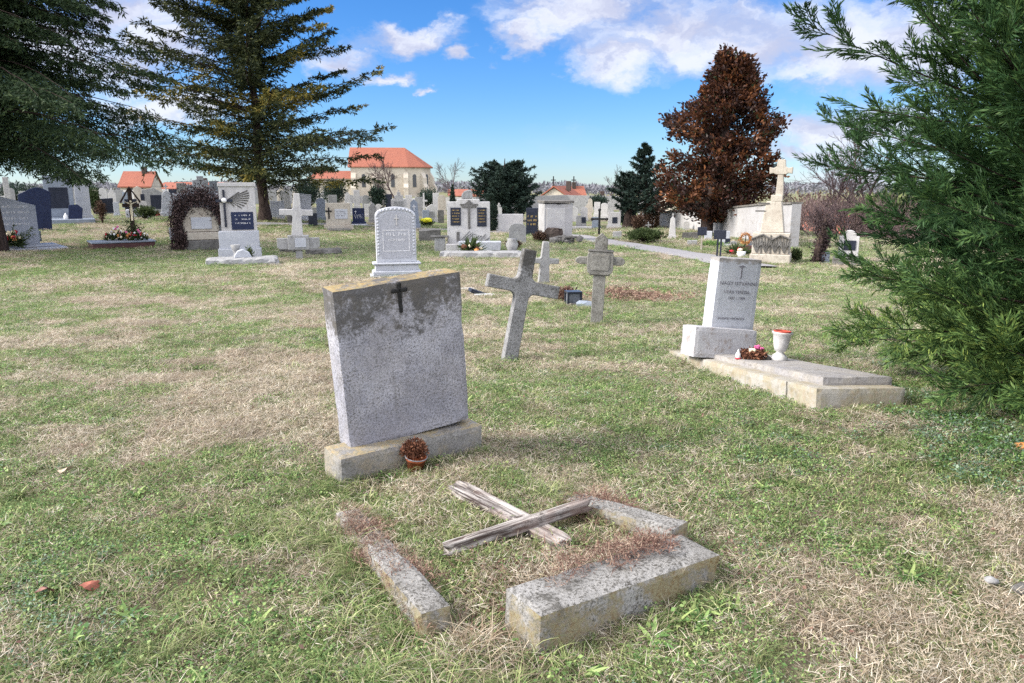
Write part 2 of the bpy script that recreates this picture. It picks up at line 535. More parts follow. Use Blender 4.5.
def np_mesh(name, V, Fc, mat, parent=None, tint=None, smooth=False):
    """V (n,3), Fc (m,k) all faces of k corners"""
    V = np.asarray(V, np.float32); Fc = np.asarray(Fc, np.int32)
    me = bpy.data.meshes.new(name)
    k = Fc.shape[1]
    me.vertices.add(len(V)); me.vertices.foreach_set('co', V.ravel())
    me.loops.add(Fc.size); me.loops.foreach_set('vertex_index', Fc.ravel())
    me.polygons.add(len(Fc))
    me.polygons.foreach_set('loop_start', np.arange(0, Fc.size, k, dtype=np.int32))
    me.polygons.foreach_set('loop_total', np.full(len(Fc), k, np.int32))
    me.materials.append(mat)
    if tint is not None:
        a = me.attributes.new('tint', 'FLOAT', 'FACE')
        a.data.foreach_set('value', np.asarray(tint, np.float32))
    if smooth: me.polygons.foreach_set('use_smooth', np.ones(len(Fc), bool))
    me.update(calc_edges=True)
    me.validate()
    o = bpy.data.objects.new(name, me)
    COL.objects.link(o)
    if parent is not None: o.parent = parent
    return o


def nrm(a):
    return a / np.maximum(np.linalg.norm(a, axis=-1, keepdims=True), 1e-9)


def diamonds(P, D, L, W, N=None, bend=0.0):
    """leaf-shaped quads; P base, D direction, L length, W width"""
    n = len(P)
    D = nrm(D)
    if N is None: N = RS.normal(size=(n, 3))
    S = nrm(np.cross(D, N))
    U = np.cross(S, D)
    L = np.broadcast_to(np.asarray(L, float).reshape(-1, 1), (n, 1)); W = np.broadcast_to(np.asarray(W, float).reshape(-1, 1), (n, 1))
    mid = P + D * L * .45 + U * bend * L
    V = np.stack([P, mid + S * W * .5, P + D * L, mid - S * W * .5], 1).reshape(-1, 3)
    Fc = np.arange(4 * n).reshape(n, 4)
    return V, Fc


def sticks(P0, P1, r0, r1):
    n = len(P0)
    D = nrm(P1 - P0)
    ref = np.where(np.abs(D[:, 2:3]) < .9, np.array([[0, 0, 1.]]), np.array([[1., 0, 0]]))
    U = nrm(np.cross(D, ref)); W = np.cross(D, U)
    r0 = np.broadcast_to(np.asarray(r0, float).reshape(-1, 1), (n, 1)); r1 = np.broadcast_to(np.asarray(r1, float).reshape(-1, 1), (n, 1))
    vs = []
    for P, r in ((P0, r0), (P1, r1)):
        for k in range(3):
            a = 2 * math.pi * k / 3
            vs.append(P + (U * math.cos(a) + W * math.sin(a)) * r)
    V = np.stack(vs, 1).reshape(-1, 3)
    b = np.arange(n)[:, None] * 6
    F3 = np.concatenate([b + np.array([[k, (k + 1) % 3, 3 + (k + 1) % 3, 3 + k]]) for k in range(3)], 0)
    return V, F3


def join_np(parts):
    Vs, Fs, o = [], [], 0
    for V, Fc in parts:
        Vs.append(V); Fs.append(Fc + o); o += len(V)
    return np.concatenate(Vs), np.concatenate(Fs)


def sprout(P, D, SL, n, CL, ang, N, flat=.25, t0=0.0, angj=.15):
    """children of line segments: P start, D unit dir, SL seg length, n per segment, CL child length (array per parent)"""
    m = len(P)
    t = (np.arange(n)[None, :] + RS.rand(m, n)) / n
    t = t0 + (1 - t0) * t
    side = np.where(np.arange(n)[None, :] % 2 == 0, 1.0, -1.0) * np.ones((m, 1))
    S = nrm(np.cross(D, N))
    U = np.cross(S, D)
    ph = RS.normal(size=(m, n)) * flat
    a = ang + RS.normal(size=(m, n)) * angj
    lat = side[..., None] * S[:, None] * np.cos(ph)[..., None] + U[:, None] * np.sin(ph)[..., None]
    CD = nrm(D[:, None] * np.cos(a)[..., None] + lat * np.sin(a)[..., None])
    CP = P[:, None] + D[:, None] * (np.asarray(SL).reshape(-1, 1) * t)[..., None]
    CLn = np.asarray(CL).reshape(-1, 1) * (.7 + .6 * RS.rand(m, n))
    CN = nrm(U[:, None] + RS.normal(size=(m, n, 3)) * .15 + 0 * CD)
    return CP.reshape(-1, 3), CD.reshape(-1, 3), CLn.ravel(), CN.reshape(-1, 3), t.ravel()


def tag(o, label=None, cat=None, group=None, kind=None):
    if label: o['label'] = label
    if cat: o['category'] = cat
    if group: o['group'] = group
    if kind: o['kind'] = kind
    return o


def empty(name, loc, rz=0.0, label=None, cat=None, group=None, mat=None):
    o = bpy.data.objects.new(name, None)
    o.empty_display_size = .2
    COL.objects.link(o)
    if mat is not None:
        o.matrix_world = mat
    else:
        o.location = loc; o.rotation_euler = (0, 0, rz)
    return tag(o, label, cat, group)


def fitmat(x, y, z, yaw, rx, ry):
    return Matrix.Translation((x, y, z)) @ Matrix.Rotation(R(yaw), 4, 'Z') @ Matrix.Rotation(R(rx), 4, 'X') @ Matrix.Rotation(R(ry), 4, 'Y')


def facing(p):
    """yaw that turns local -y toward the camera"""
    return math.atan2(-p.x, p.y)


# ------------------------------------------------------------------ world
SUN_DIR = Vector((-.86, -.14, .56)).normalized()
sun_el = math.asin(SUN_DIR.z)
sun_az = math.atan2(SUN_DIR.x, SUN_DIR.y)      # from +Y, clockwise

w = bpy.data.worlds.new('World'); scene.world = w; w.use_nodes = True
wt = w.node_tree; wt.nodes.clear()


class WT(NT):
    def __init__(s): s.t = wt


T = WT()
sky = T.n('TexSky', sky_type='NISHITA')
sky.sun_disc = False; sky.sun_elevation = sun_el; sky.sun_rotation = sun_az
sky.altitude = 200; sky.air_density = 1.0; sky.dust_density = .1; sky.ozone_density = 5.0
hs = T.n('HueSaturation'); hs.inputs['Saturation'].default_value = 1.12; hs.inputs['Value'].default_value = 1.0
T.set(hs.inputs['Color'], T.mix(1.0, sky.outputs[0], (.76, .90, 1.14), 'MULTIPLY'))
gen = T.n('TexCoord').outputs['Generated']
x_, y_, z_ = T.sep(gen)[:3]
az0_ = T.math('ARCTAN2', x_, y_)
el0_ = T.math('ARCSINE', z_)
cbw = T.n('CombineXYZ'); T.set(cbw.inputs[0], az0_); T.set(cbw.inputs[1], T.math('MULTIPLY', el0_, 1.6)); cbw.inputs[2].default_value = 8.4
wa = T.noise(cbw.outputs[0], 11, 7, .62)
cbx = T.n('CombineXYZ'); T.set(cbx.inputs[0], az0_); T.set(cbx.inputs[1], T.math('MULTIPLY', el0_, 1.6)); cbx.inputs[2].default_value = 2.2
wb = T.noise(cbx.outputs[0], 11, 7, .62)
az = T.math('ADD', az0_, T.math('MULTIPLY', T.math('SUBTRACT', wa, .5), .20))
el = T.math('ADD', el0_, T.math('MULTIPLY', T.math('SUBTRACT', wb, .5), .10))


def azel(px, py):
    d = px_dir(px, py).normalized()
    return math.atan2(d.x, d.y), math.asin(d.z)


BL = [(560, 14, 70, 22), (690, 28, 130, 40), (585, 8, 95, 30), (655, 38, 100, 36), (745, 46, 100, 38), (830, 50, 90, 34), (528, 36, 34, 17), (930, 40, 100, 60), (620, 58, 60, 26),
      (395, 36, 62, 17), (462, 57, 26, 11), (335, 58, 40, 17), (424, 88, 14, 7), (385, 72, 34, 9), (120, 12, 70, 26), (165, 48, 62, 30), (60, 40, 90, 40),
      (840, 132, 95, 26), (800, 160, 70, 17), (860, 185, 70, 10), (180, 110, 70, 20), (120, 70, 50, 26),
      (-300, 60, 200, 50), (-700, -40, 250, 70), (1400, 60, 300, 60), (1900, 20, 260, 70), (300, -260, 200, 60), (900, -330, 260, 80)]
mx = None
for (bx, by, bw, bh) in BL:
    a0, e0 = azel(bx, by)
    sa = bw / F_PX; se = bh / F_PX
    da = T.math('MULTIPLY', T.math('SUBTRACT', az, a0), 1 / sa)
    de = T.math('MULTIPLY', T.math('SUBTRACT', el, e0), 1 / se)
    r2 = T.math('ADD', T.math('MULTIPLY', da, da), T.math('MULTIPLY', de, de))
    v = T.math('SUBTRACT', 1.0, T.math('SQRT', r2))
    mx = v if mx is None else T.math('MAXIMUM', mx, v)
cb = T.n('CombineXYZ'); T.set(cb.inputs[0], az); T.set(cb.inputs[1], T.math('MULTIPLY', el, 1.9)); cb.inputs[2].default_value = 3.1
n1 = T.noise(cb.outputs[0], 9, 7, .55, .3)
n2 = T.noise(cb.outputs[0], 4.5, 5, .5, .2)
dens = T.math('ADD', T.math('MULTIPLY', T.math('MAXIMUM', mx, -1.2), 1.15), T.math('MULTIPLY', T.math('SUBTRACT', n1, .5), 1.7))
dens = T.ramp(dens, -.12, .95)
wisp = T.ramp(T.math('ADD', n2, T.math('MULTIPLY', el, -.35)), .58, .80, 0, .22)
dens = T.math('MAXIMUM', dens, wisp)
cb2 = T.n('CombineXYZ'); T.set(cb2.inputs[0], az); T.set(cb2.inputs[1], T.math('ADD', T.math('MULTIPLY', el, 1.9), .06)); cb2.inputs[2].default_value = 3.1
n3 = T.noise(cb2.outputs[0], 9, 7, .55, .3)
shade = T.ramp(T.math('SUBTRACT', n1, n3), -.14, .16)
ccol = T.mix(shade, (3.9, 4.1, 5.3), (5.9, 6.1, 6.8))
skc = T.mix(T.math('MULTIPLY', dens, .93), hs.outputs[0], ccol)
# unseen broken cloud cover, added overhead and behind the camera for fill light
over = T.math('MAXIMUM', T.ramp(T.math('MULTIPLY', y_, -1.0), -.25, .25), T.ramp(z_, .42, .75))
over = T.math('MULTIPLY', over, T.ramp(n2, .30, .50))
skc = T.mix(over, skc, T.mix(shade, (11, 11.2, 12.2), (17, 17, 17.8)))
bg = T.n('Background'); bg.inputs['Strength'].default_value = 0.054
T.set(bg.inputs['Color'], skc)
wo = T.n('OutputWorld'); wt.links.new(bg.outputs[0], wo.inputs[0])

sd = bpy.data.lights.new('sun', 'SUN'); sd.energy = 2.55; sd.angle = R(22); sd.color = (1, .94, .84)
so = bpy.data.objects.new('sun', sd); COL.objects.link(so)
so.rotation_euler = (-SUN_DIR).to_track_quat('-Z', 'Y').to_euler()
so.location = (0, 0, 30)
vs_ = scene.view_settings
scene.display_settings.display_device = 'sRGB'
vs_.view_transform = 'Standard'; vs_.look = 'None'; vs_.exposure = 1.58; vs_.gamma = 1; vs_.use_curve_mapping = False

# ------------------------------------------------------------------ ground
def axis(nearlim, step, far, grow):
    a = [0.0]; st = step
    while a[-1] < far:
        if a[-1] > nearlim: st *= grow
        a.append(a[-1] + st)
    return np.array(a)


xp = axis(9, .14, 1500, 1.07); XS = np.concatenate([-xp[:0:-1], xp])
yp = axis(14, .14, 1800, 1.06); yn = axis(2, .3, 300, 1.25); YS = np.concatenate([-yn[:0:-1], yp])
gx, gy = np.meshgrid(XS, YS)
gz = h(gx, gy)
V = np.stack([gx, gy, gz], -1).reshape(-1, 3)
nx = len(XS); ii, jj = np.meshgrid(np.arange(len(YS) - 1), np.arange(nx - 1), indexing='ij')
a = (ii * nx + jj).ravel()
Fc = np.stack([a, a + 1, a + nx + 1, a + nx], 1)
T = NT('mown_winter_turf')
pos = T.n('NewGeometry').outputs['Position']
b1 = T.noise(pos, .33, 5, .62)
b2 = T.noise(pos, 1.3, 6, .7)
b3 = T.noise(pos, 14, 6, .75)
b4 = T.noise(pos, 60, 3, .7)
g = T.mix(T.ramp(b3, .35, .65), (.08, .13, .045), (.18, .24, .085))
s_ = T.mix(T.ramp(b3, .35, .65), (.19, .15, .11), (.38, .32, .24))
fm = T.math('ADD', T.math('MULTIPLY', b1, .6), T.math('MULTIPLY', b2, .5))
col = T.mix(T.ramp(fm, .46, .66), g, s_)
soil = T.mix(T.ramp(b4, .4, .6), (.05, .036, .025), (.13, .09, .065))
yd = T.sep(pos)[1]
nearf = T.ramp(yd, 9, 20, 1, 0)
col = T.mix(T.math('MULTIPLY', T.ramp(T.math('ADD', b2, T.math('MULTIPLY', b3, .6)), .80, 1.0), .7), col, soil)
col = T.mix(T.math('MULTIPLY', T.ramp(b4, .45, .6), .55), col, soil)
ground = np_mesh('ground', V, Fc, T.finish(col, .95, T.bump(T.math('ADD', b3, b4), 1.0, .03), .1), smooth=True)
tag(ground, kind='structure')

# gravel footpath through the graves
PATH = [at(250, 224), at(345, 225), at(395, 227), at(460, 231), at(530, 234), at(575, 236.5), at(610, 243), at(650, 249), at(690, 255.5), at(722, 261), at(752, 268)]
pv, pf = [], []
pp = []
for i in range(len(PATH) - 1):
    for k in range(8): pp.append(PATH[i].lerp(PATH[i + 1], k / 8))
pp.append(PATH[-1])
NP_ = 5
for i, p in enumerate(pp):
    d = (pp[min(i + 1, len(pp) - 1)] - pp[max(i - 1, 0)]); d.z = 0; d.normalize()
    s = Vector((d.y, -d.x, 0))
    for k in range(NP_):
        q = p + s * ((k / (NP_ - 1) - .5) * 1.5 * (1 + .08 * math.sin(i * 1.3)))
        pv.append((q.x, q.y, hz(q.x, q.y) + .035 + .02 * (k in (1, 2, 3))))
for i in range(len(pp) - 1):
    for k in range(NP_ - 1):
        pf.append((i * NP_ + k, i * NP_ + k + 1, (i + 1) * NP_ + k + 1, (i + 1) * NP_ + k))
T = NT('pale_gravel')
pos = T.n('NewGeometry').outputs['Position']
gn = T.noise(pos, 30, 5, .7)
mb = MB(); mb.add(pv, pf)
pth = mb.build('path', T.finish(T.mix(T.ramp(gn, .35, .65), (.20, .195, .20), (.31, .30, .31)), .95, T.bump(gn, .5, .02), .1))
tag(pth, kind='structure')

# ------------------------------------------------------------------ grass prototypes
PROTO = []


def proto(name, V, Fc, mat, tint):
    me = bpy.data.meshes.new(name)
    V = np.asarray(V, np.float32); Fc = np.asarray(Fc, np.int32); k = Fc.shape[1]
    me.vertices.add(len(V)); me.vertices.foreach_set('co', V.ravel())
    me.loops.add(Fc.size); me.loops.foreach_set('vertex_index', Fc.ravel())
    me.polygons.add(len(Fc)); me.polygons.foreach_set('loop_start', np.arange(0, Fc.size, k, dtype=np.int32))
    me.polygons.foreach_set('loop_total', np.full(len(Fc), k, np.int32))
    me.materials.append(mat)
    at_ = me.attributes.new('tint', 'FLOAT', 'FACE'); at_.data.foreach_set('value', np.asarray(tint, np.float32))
    me.update(calc_edges=True)
    return bpy.data.objects.new(name, me)


def blades(n, rad, lmin, lmax, wid, lean0, lean1, curl, tmin=0, tmax=1, seg=3, z0=0.0, zj=0.0):
    """n curved blades as strips"""
    ang = RS.rand(n) * 2 * math.pi; rr = np.sqrt(RS.rand(n)) * rad
    P = np.stack([np.cos(ang) * rr, np.sin(ang) * rr, z0 + RS.rand(n) * zj], 1)
    az_ = RS.rand(n) * 2 * math.pi; lean = lean0 + (lean1 - lean0) * RS.rand(n)
    L = lmin + (lmax - lmin) * RS.rand(n)
    Hd = np.stack([np.cos(az_), np.sin(az_), np.zeros(n)], 1); Sd = np.stack([-np.sin(az_), np.cos(az_), np.zeros(n)], 1)
    tw = RS.normal(size=(n, 1)) * .5
    vs = []; p = P.copy(); a_ = lean.copy(); side = nrm(Sd + np.array([[0, 0, 1.]]) * tw)
    for k in range(seg + 1):
        wv = wid * (1 - (k / seg) ** 1.5 * .9) * (.7 + .6 * 1)
        vs.append(p - side * wv / 2); vs.append(p + side * wv / 2)
        d = Hd * np.sin(a_)[:, None] + np.array([[0, 0, 1.]]) * np.cos(a_)[:, None]
        p = p + d * (L / seg)[:, None]
        a_ = a_ + curl / seg * (.5 + RS.rand(n))
        p[:, 2] = np.maximum(p[:, 2], .003)
    V = np.stack(vs, 1)
    m = V.shape[1]
    b = np.arange(n)[:, None, None] * m
    q = np.stack([np.array([2 * k, 2 * k + 1, 2 * k + 3, 2 * k + 2]) for k in range(seg)])[None]
    Fc = (b + q).reshape(-1, 4)
    tint = np.repeat(tmin + (tmax - tmin) * RS.rand(n), seg)
    return V.reshape(-1, 3), Fc, tint


def roundleaves(n, rad, size, z0, z1, tmin=0, tmax=1):
    ang = RS.rand(n) * 2 * math.pi; rr = np.sqrt(RS.rand(n)) * rad
    P = np.stack([np.cos(ang) * rr, np.sin(ang) * rr, z0 + RS.rand(n) * (z1 - z0)], 1)
    D = nrm(np.stack([RS.normal(size=n), RS.normal(size=n), .25 + .3 * RS.normal(size=n)], 1))
    N = nrm(np.stack([RS.normal(size=n) * .4, RS.normal(size=n) * .4, np.ones(n)], 1))
    L = size * (.6 + .8 * RS.rand(n))
    V, Fc = diamonds(P, D, L, L * .75, N, .08)
    return V, Fc, tmin + (tmax - tmin) * RS.rand(n)


def cat3(*a):
    V, Fc = join_np([(q[0], q[1]) for q in a])
    return V, Fc, np.concatenate([q[2] for q in a])


gc = bpy.data.collections.new('turf_tufts')        # left unlinked: only a source for the turf
IDX = {}


def addp(kind, gen, mat, n=3):
    IDX[kind] = []
    for k in range(n):
        V, Fc, t = gen()
        o = proto('%03d_%s' % (len(PROTO), kind), V, Fc, mat, t)
        gc.objects.link(o); IDX[kind].append(len(PROTO)); PROTO.append(o)


addp('green_tuft', lambda: cat3(blades(44, .085, .02, .06, .0034, .2, 1.35, 1.1), roundleaves(14, .08, .010, .008, .03)), M['grass_green'])
addp('straw_tuft', lambda: cat3(blades(70, .10, .012, .055, .0019, .9, 1.56, .3, z0=.004, zj=.022), blades(22, .09, .015, .04, .0024, .3, 1.2, .8)), M['straw'])
addp('clover_tuft', lambda: roundleaves(70, .09, .0105, .012, .032), M['clover'])
addp('tall_tuft', lambda: blades(46, .06, .10, .24, .0042, .1, .9, 1.7, seg=5), M['grass_green'])
addp('tall_straw', lambda: blades(22, .08, .08, .20, .0026, .6, 1.45, 1.0, seg=5, z0=.005, zj=.04), M['straw'])
addp('broad_weed', lambda: cat3(blades(9, .02, .05, .10, .016, .7, 1.2, .7, seg=4), roundleaves(16, .06, .018, .01, .035)), M['clover'])
addp('blue_weed', lambda: roundleaves(60, .10, .016, .012, .045), M['blueweed'])
addp('red_stems', lambda: cat3(blades(54, .10, .03, .075, .0034, .5, 1.5, .7), roundleaves(30, .10, .010, .01, .035)), M['redweed'])
addp('litter', lambda: roundleaves(5, .12, .017, .012, .03, .1, .8), M['redweed'])
addp('dark_weed', lambda: roundleaves(60, .10, .018, .01, .06, 0, .5), M['clover'])

GP = []   # (x,y,z, kind idx, rotx, roty, rotz, sx, sz)
EXCL = []  # oriented rectangles (cx,cy,yaw,w,d)


def inside_excl(x, y):
    m = np.zeros(len(x), bool)
    for (cx, cy, yaw, w_, d_) in EXCL:
        c_, s2 = math.cos(yaw), math.sin(yaw)
        lx = (x - cx) * c_ + (y - cy) * s2; ly = -(x - cx) * s2 + (y - cy) * c_
        m |= (abs(lx) < w_ / 2) & (abs(ly) < d_ / 2)
    return m


def put(kind, x, y, sc=1.0, zoff=0.0, szj=.35, tilt=.12, sz=None):
    x = np.asarray(x, float); y = np.asarray(y, float); n = len(x)
    if n == 0: return
    idx = RS.choice(IDX[kind], n)
    s = np.broadcast_to(sc, n) * (1 + szj * (RS.rand(n) - .5) * 2)
    z = h(x, y) + zoff
    sv = s if sz is None else s * sz
    GP.append(np.stack([x, y, z, idx, RS.normal(size=n) * tilt, RS.normal(size=n) * tilt, RS.rand(n) * 6.283, s, sv], 1))


PPX = np.array([[p.x, p.y] for p in pp])


def scatter():
    zones = [(1.2, 6.5, 330, .95, .95), (6.5, 14, 190, 1.15, .9), (14, 26, 75, 1.7, .85), (26, 48, 16, 2.8, .8)]
    for (y0, y1, dens_, sc, keep) in zones:
        hw = .92
        area = hw * (y1 ** 2 - y0 ** 2) + 1.5 * (y1 - y0)
        n = int(area * dens_)
        u = RS.rand(n * 2)
        y = np.sqrt(y0 ** 2 + u * (y1 ** 2 - y0 ** 2))
        x = (RS.rand(n * 2) * 2 - 1) * (hw * y + .75)
        x, y = x[:n], y[:n]
        k = ~inside_excl(x, y)
        x, y = x[k], y[k]
        if y1 > 20:
            dmin = np.min((x[:, None] - PPX[None, :, 0]) ** 2 + (y[:, None] - PPX[None, :, 1]) ** 2, 1)
            k = dmin > .8 ** 2; x, y = x[k], y[k]
        g_ = fbm(x, y, .55, 4) * .7 + fbm(x + 40, y, 2.4, 3) * .5      # about .3 ... .9, mean .6
        def bl(cx, cy, r, a): return a * np.exp(-((x - cx) ** 2 + (y - cy) ** 2) / r ** 2)
        g_ = g_ + bl(.7, 5.3, 1.3, .22) + bl(-.2, 3.4, .7, .08) + bl(-1.7, 2.0, .8, .08) + bl(3.5, 7.5, 2, .10) + bl(1.4, 4.2, .8, .08) + bl(5, 13, 4, .06) + bl(-9, 24, 5, .08)
        g_ = g_ - bl(-2.0, 5.0, 1.2, .16) - bl(-3.4, 4.2, .9, .10) - bl(1.6, 2.1, .7, .12) - bl(-3, 11, 3.5, .10) - bl(2.6, 3.2, .6, .10) - bl(4.5, 17, 3, .08) - bl(1.5, 12, 2.0, .08)
        g_ = g_ + RS.normal(size=len(x)) * .055
        st = g_ < .553
        put('straw_tuft', x[st], y[st], sc)
        gr = ~st
        r_ = RS.rand(len(x))
        a_ = gr & (r_ < .60); put('green_tuft', x[a_], y[a_], sc)
        a_ = gr & (r_ >= .60) & (r_ < .93); put('clover_tuft', x[a_], y[a_], sc * 1.05)
        a_ = gr & (r_ >= .93) & (r_ < .95); put('blue_weed', x[a_], y[a_], sc * .6)
        a_ = gr & (r_ >= .95); put('broad_weed', x[a_], y[a_], sc * .8)
        # second, thinner layer of the other kind
        x2 = x + RS.normal(size=len(x)) * .08; y2 = y + RS.normal(size=len(x)) * .08
        k2 = (RS.rand(len(x)) < .32) & ~inside_excl(x2, y2)
        put('green_tuft', x2[k2 & st], y2[k2 & st], sc * .8)
        put('straw_tuft', x2[k2 & gr], y2[k2 & gr], sc * .95)
        lt = RS.rand(len(x)) < .03; put('litter', x[lt], y[lt], sc)
        # taller tussocks
        k3 = (RS.rand(len(x)) < (.035 if y1 < 15 else .006)) & gr
        put('tall_tuft', x[k3], y[k3], .45 * sc)


# ================================================================== the broken grave in front
hm = fitmat(-.631, 4.224, .167, 32.5, 2.8, -4.7)
hs_ = empty('headstone', (0, 0, 0), label='leaning grey speckled headstone with small black cross and orange lichen on top', cat='headstone', mat=hm)
mb = MB(); mb.rough((0, 0, 0), (.771, .18, .928), bev=.004, cut=.03, amp=.002, chip=.004, seed=3)
mb.build('stone', M['hero'], hs_)
# black iron cross with trefoil ends, fixed to the face
mb = MB()
cxp, czp = -.008, .868
mb.box((cxp, -.098, czp - .115), (.020, .012, .155), .003)
mb.box((cxp, -.0985, czp), (.072, .011, .020), .003)
for (qx, qz) in ((-.036, .010), (.036, .010), (0, .042)):
    mb.blob((cxp + qx, -.099, czp + qz), .0145, 1, .1, squash=(1, .5, 1))
mb.blob((cxp, -.099, czp - .11), .011, 1, .1, squash=(1, .5, 1))
mb.build('iron_cross', M['iron'], hs_)
pm = fitmat(-.599, 4.127, -.001, 37.6, 2.2, -.3) @ Matrix.Translation((0, .045, 0))
mb = MB(); mb.rough((0, 0, -.15), (.946, .235, .314), bev=.006, cut=.03, amp=.003, chip=.006, seed=8)
pl = mb.build('plinth', M['herobase'], hs_)
pl.matrix_parent_inverse = hm.inverted(); pl.matrix_world = pm
bpy.context.view_layer.update()

gk = empty('grave_kerb', (0, 0, 0), label='broken lichened concrete kerb around the overgrown grave in front', cat='grave kerb', mat=fitmat(.409, 2.616, 0, 33.9, 0, 2.4))
mb = MB(); mb.rough((0, .0, -.12), (.915, .225, .268), bev=.005, cut=.028, amp=.002, chip=.005, seed=5)
mb.build('front_rail', M['kerb'], gk)
bpy.context.view_layer.update()
gki = gk.matrix_world.inverted()


def kerb_part(p0, p1, wd, ht, side, seed, bury=.12, name='side_rail', z1=0.0):
    """rail whose outer top edge runs p0 -> p1"""
    d = Vector((p1[0] - p0[0], p1[1] - p0[1], 0)); L = d.length; d.normalize()
    s = Vector((d.y, -d.x, 0)) * side
    c_ = Vector((p0[0], p0[1], 0)) + d * L / 2 + s * wd / 2
    pitch = math.atan2(z1, L)
    m = Matrix.Translation((c_.x, c_.y, -bury)) @ Matrix.Rotation(math.atan2(d.y, d.x), 4, 'Z') @ Matrix.Rotation(-pitch, 4, 'Y')
    mb = MB(); mb.rough((0, 0, 0), (L, wd, ht + bury), bev=.007, cut=.028, amp=.004, chip=.008, seed=seed)
    o = mb.build(name, M['kerb'], gk)
    o.matrix_local = gki @ m
    EXCL.append((c_.x, c_.y, math.atan2(d.y, d.x), L - .05, wd - .05))
    return o


kerb_part((-.323, 2.361), (-.86, 3.335), .13, .085, 1, 21, z1=-.06)
kerb_part((.80, 3.035), (.36, 3.475), .13, .125, -1, 22, z1=-.05)
kerb_part((.34, 3.52), (-.06, 4.28), .10, .022, -1, 23, z1=-.04)
EXCL.append((.409, 2.616, R(33.9), .90, .20))
EXCL.append((-.60, 4.2, R(36), .9, .2))

# fallen wooden cross lying on the grave
wc = empty('fallen_wooden_cross', (-.02, 3.2, .06), label='weathered wooden cross lying broken on the overgrown grave', cat='wooden cross')
bpy.context.view_layer.update()


def plank(a, b, wd, th, name, seed, taper=1.0, roll=0.0):
    a, b = Vector(a), Vector(b); d = b - a; L = d.length
    m = Matrix.Translation(a + d / 2) @ Matrix.Rotation(math.atan2(d.y, d.x), 4, 'Z') @ Matrix.Rotation(-math.asin(d.z / L), 4, 'Y') @ Matrix.Rotation(roll, 4, 'X')
    bm = bmesh.new()
    n = 44
    ring = [(-.93, -1), (-.4, -1), (.4, -1), (.93, -1), (1, -.75), (1, 0), (1, .75), (.95, 1), (.6, 1), (.2, 1), (-.2, 1), (-.6, 1), (-.95, 1), (-1, .75), (-1, 0), (-1, -.75)]
    vs = []
    for i in range(n + 1):
        t = i / n; x = (t - .5) * L
        e = min(t, 1 - t) * L
        sh = 1 - .22 * math.exp(-e / .03)
        row = []
        for k, (ry, rz) in enumerate(ring):
            ww = wd / 2 * (1 + (taper - 1) * t) * sh * (1 + .07 * mnoise.noise(Vector((x * 9, k * .15, seed))))
            zz = th / 2 * (1 + .16 * mnoise.noise(Vector((x * 7, k * .5, seed + 5)))) - (.004 if (rz > 0 and abs(ry) < .9 and mnoise.noise(Vector((x * 3, ry * 9, seed))) > .15) else 0)
            xx = x + (.018 * mnoise.noise(Vector((k * 2.3, seed, i * .0))) * (1 if t > .5 else -1) * math.exp(-e / .05) * 3)
            row.append(bm.verts.new((xx, ry * ww, rz * zz)))
        vs.append(row)
    nr = len(ring)
    for i in range(n):
        for k in range(nr):
            bm.faces.new((vs[i][k], vs[i + 1][k], vs[i + 1][(k + 1) % nr], vs[i][(k + 1) % nr]))
    bm.faces.new(vs[0]); bm.faces.new(vs[-1][::-1])
    bmesh.ops.recalc_face_normals(bm, faces=bm.faces)
    mb = MB(); mb.bm(bm)
    o = mb.build(name, M['wood'], wc, smooth=False)
    o.matrix_local = wc.matrix_world.inverted() @ m
    return o


plank((-.292, 3.622, .065), (.225, 2.965, .085), .115, .034, 'post', 1, .80, .05)
plank((-.285, 2.935, .07), (.355, 3.262, .13), .082, .048, 'crossbar', 2, .9, -.25)

EXCL.append((-.035, 3.295, math.atan2(-.657, .517), .80, .10)); EXCL.append((.035, 3.10, math.atan2(.327, .64), .70, .09))
# plant pot with dried plant at the foot of the headstone
P = Vector((-.555, 3.985, 0))
pt = empty('flower_pot', P, label='terracotta plastic pot with dried brown plant before the leaning headstone', cat='flower pot')
mb = MB(); mb.lathe([(.042, 0), (.055, .085), (.061, .085), (.061, .10), (.052, .10), (.050, .088), (0, .088)], 22)
o = mb.build('pot', M['terracotta'], pt, True)
mb = MB(); mb.tube([(.062 * math.cos(a), .062 * math.sin(a), .10) for a in np.linspace(0, 6.283, 24)], .0035, 6)
mb.build('pot_rim', M['rim'], pt, True)
for q in pt.children: q.rotation_euler = (R(6), R(7), 0)
n = 1500
A = RS.normal(size=(n, 3)); A = nrm(A); A[:, 2] = abs(A[:, 2]) * 1.1
Pp = A * (.02 + .058 * RS.rand(n, 1)) + np.array([[.0, 0, .115]])
V, Fc = diamonds(Pp, A + RS.normal(size=(n, 3)) * .9, .013 + .008 * RS.rand(n), .009, None, .15)
V2, F2 = sticks(np.zeros((26, 3)) + np.array([[0, 0, .08]]), nrm(A[:26]) * .09 + np.array([[0, 0, .10]]), .002, .001)
Vv, Ff = join_np([(V, Fc), (V2, F2)])
M['dryplant'] = leaf_mat('dried_plant_leaves', [(0, (.05, .022, .016)), (.6, (.15, .06, .035)), (1, (.32, .15, .09))], .1, .8)
np_mesh('dried_plant', Vv, Ff, M['dryplant'], pt, RS.rand(len(Ff)))

# ================================================================== right grave with ledger
rg_m = fitmat(2.208, 6.274, -.063, 10.3, -6.5, 2.3)
rg = empty('ledger_grave', (0, 0, 0), label='long pale grave with stepped ledger slab and short inscribed white headstone', cat='grave', mat=rg_m)
bpy.context.view_layer.update()
rgi = rg.matrix_world.inverted()


def rpart(name, fm, mbuild, mat):
    mb = MB(); mbuild(mb)
    o = mb.build(name, mat, rg)
    o.matrix_local = rgi @ fm
    return o


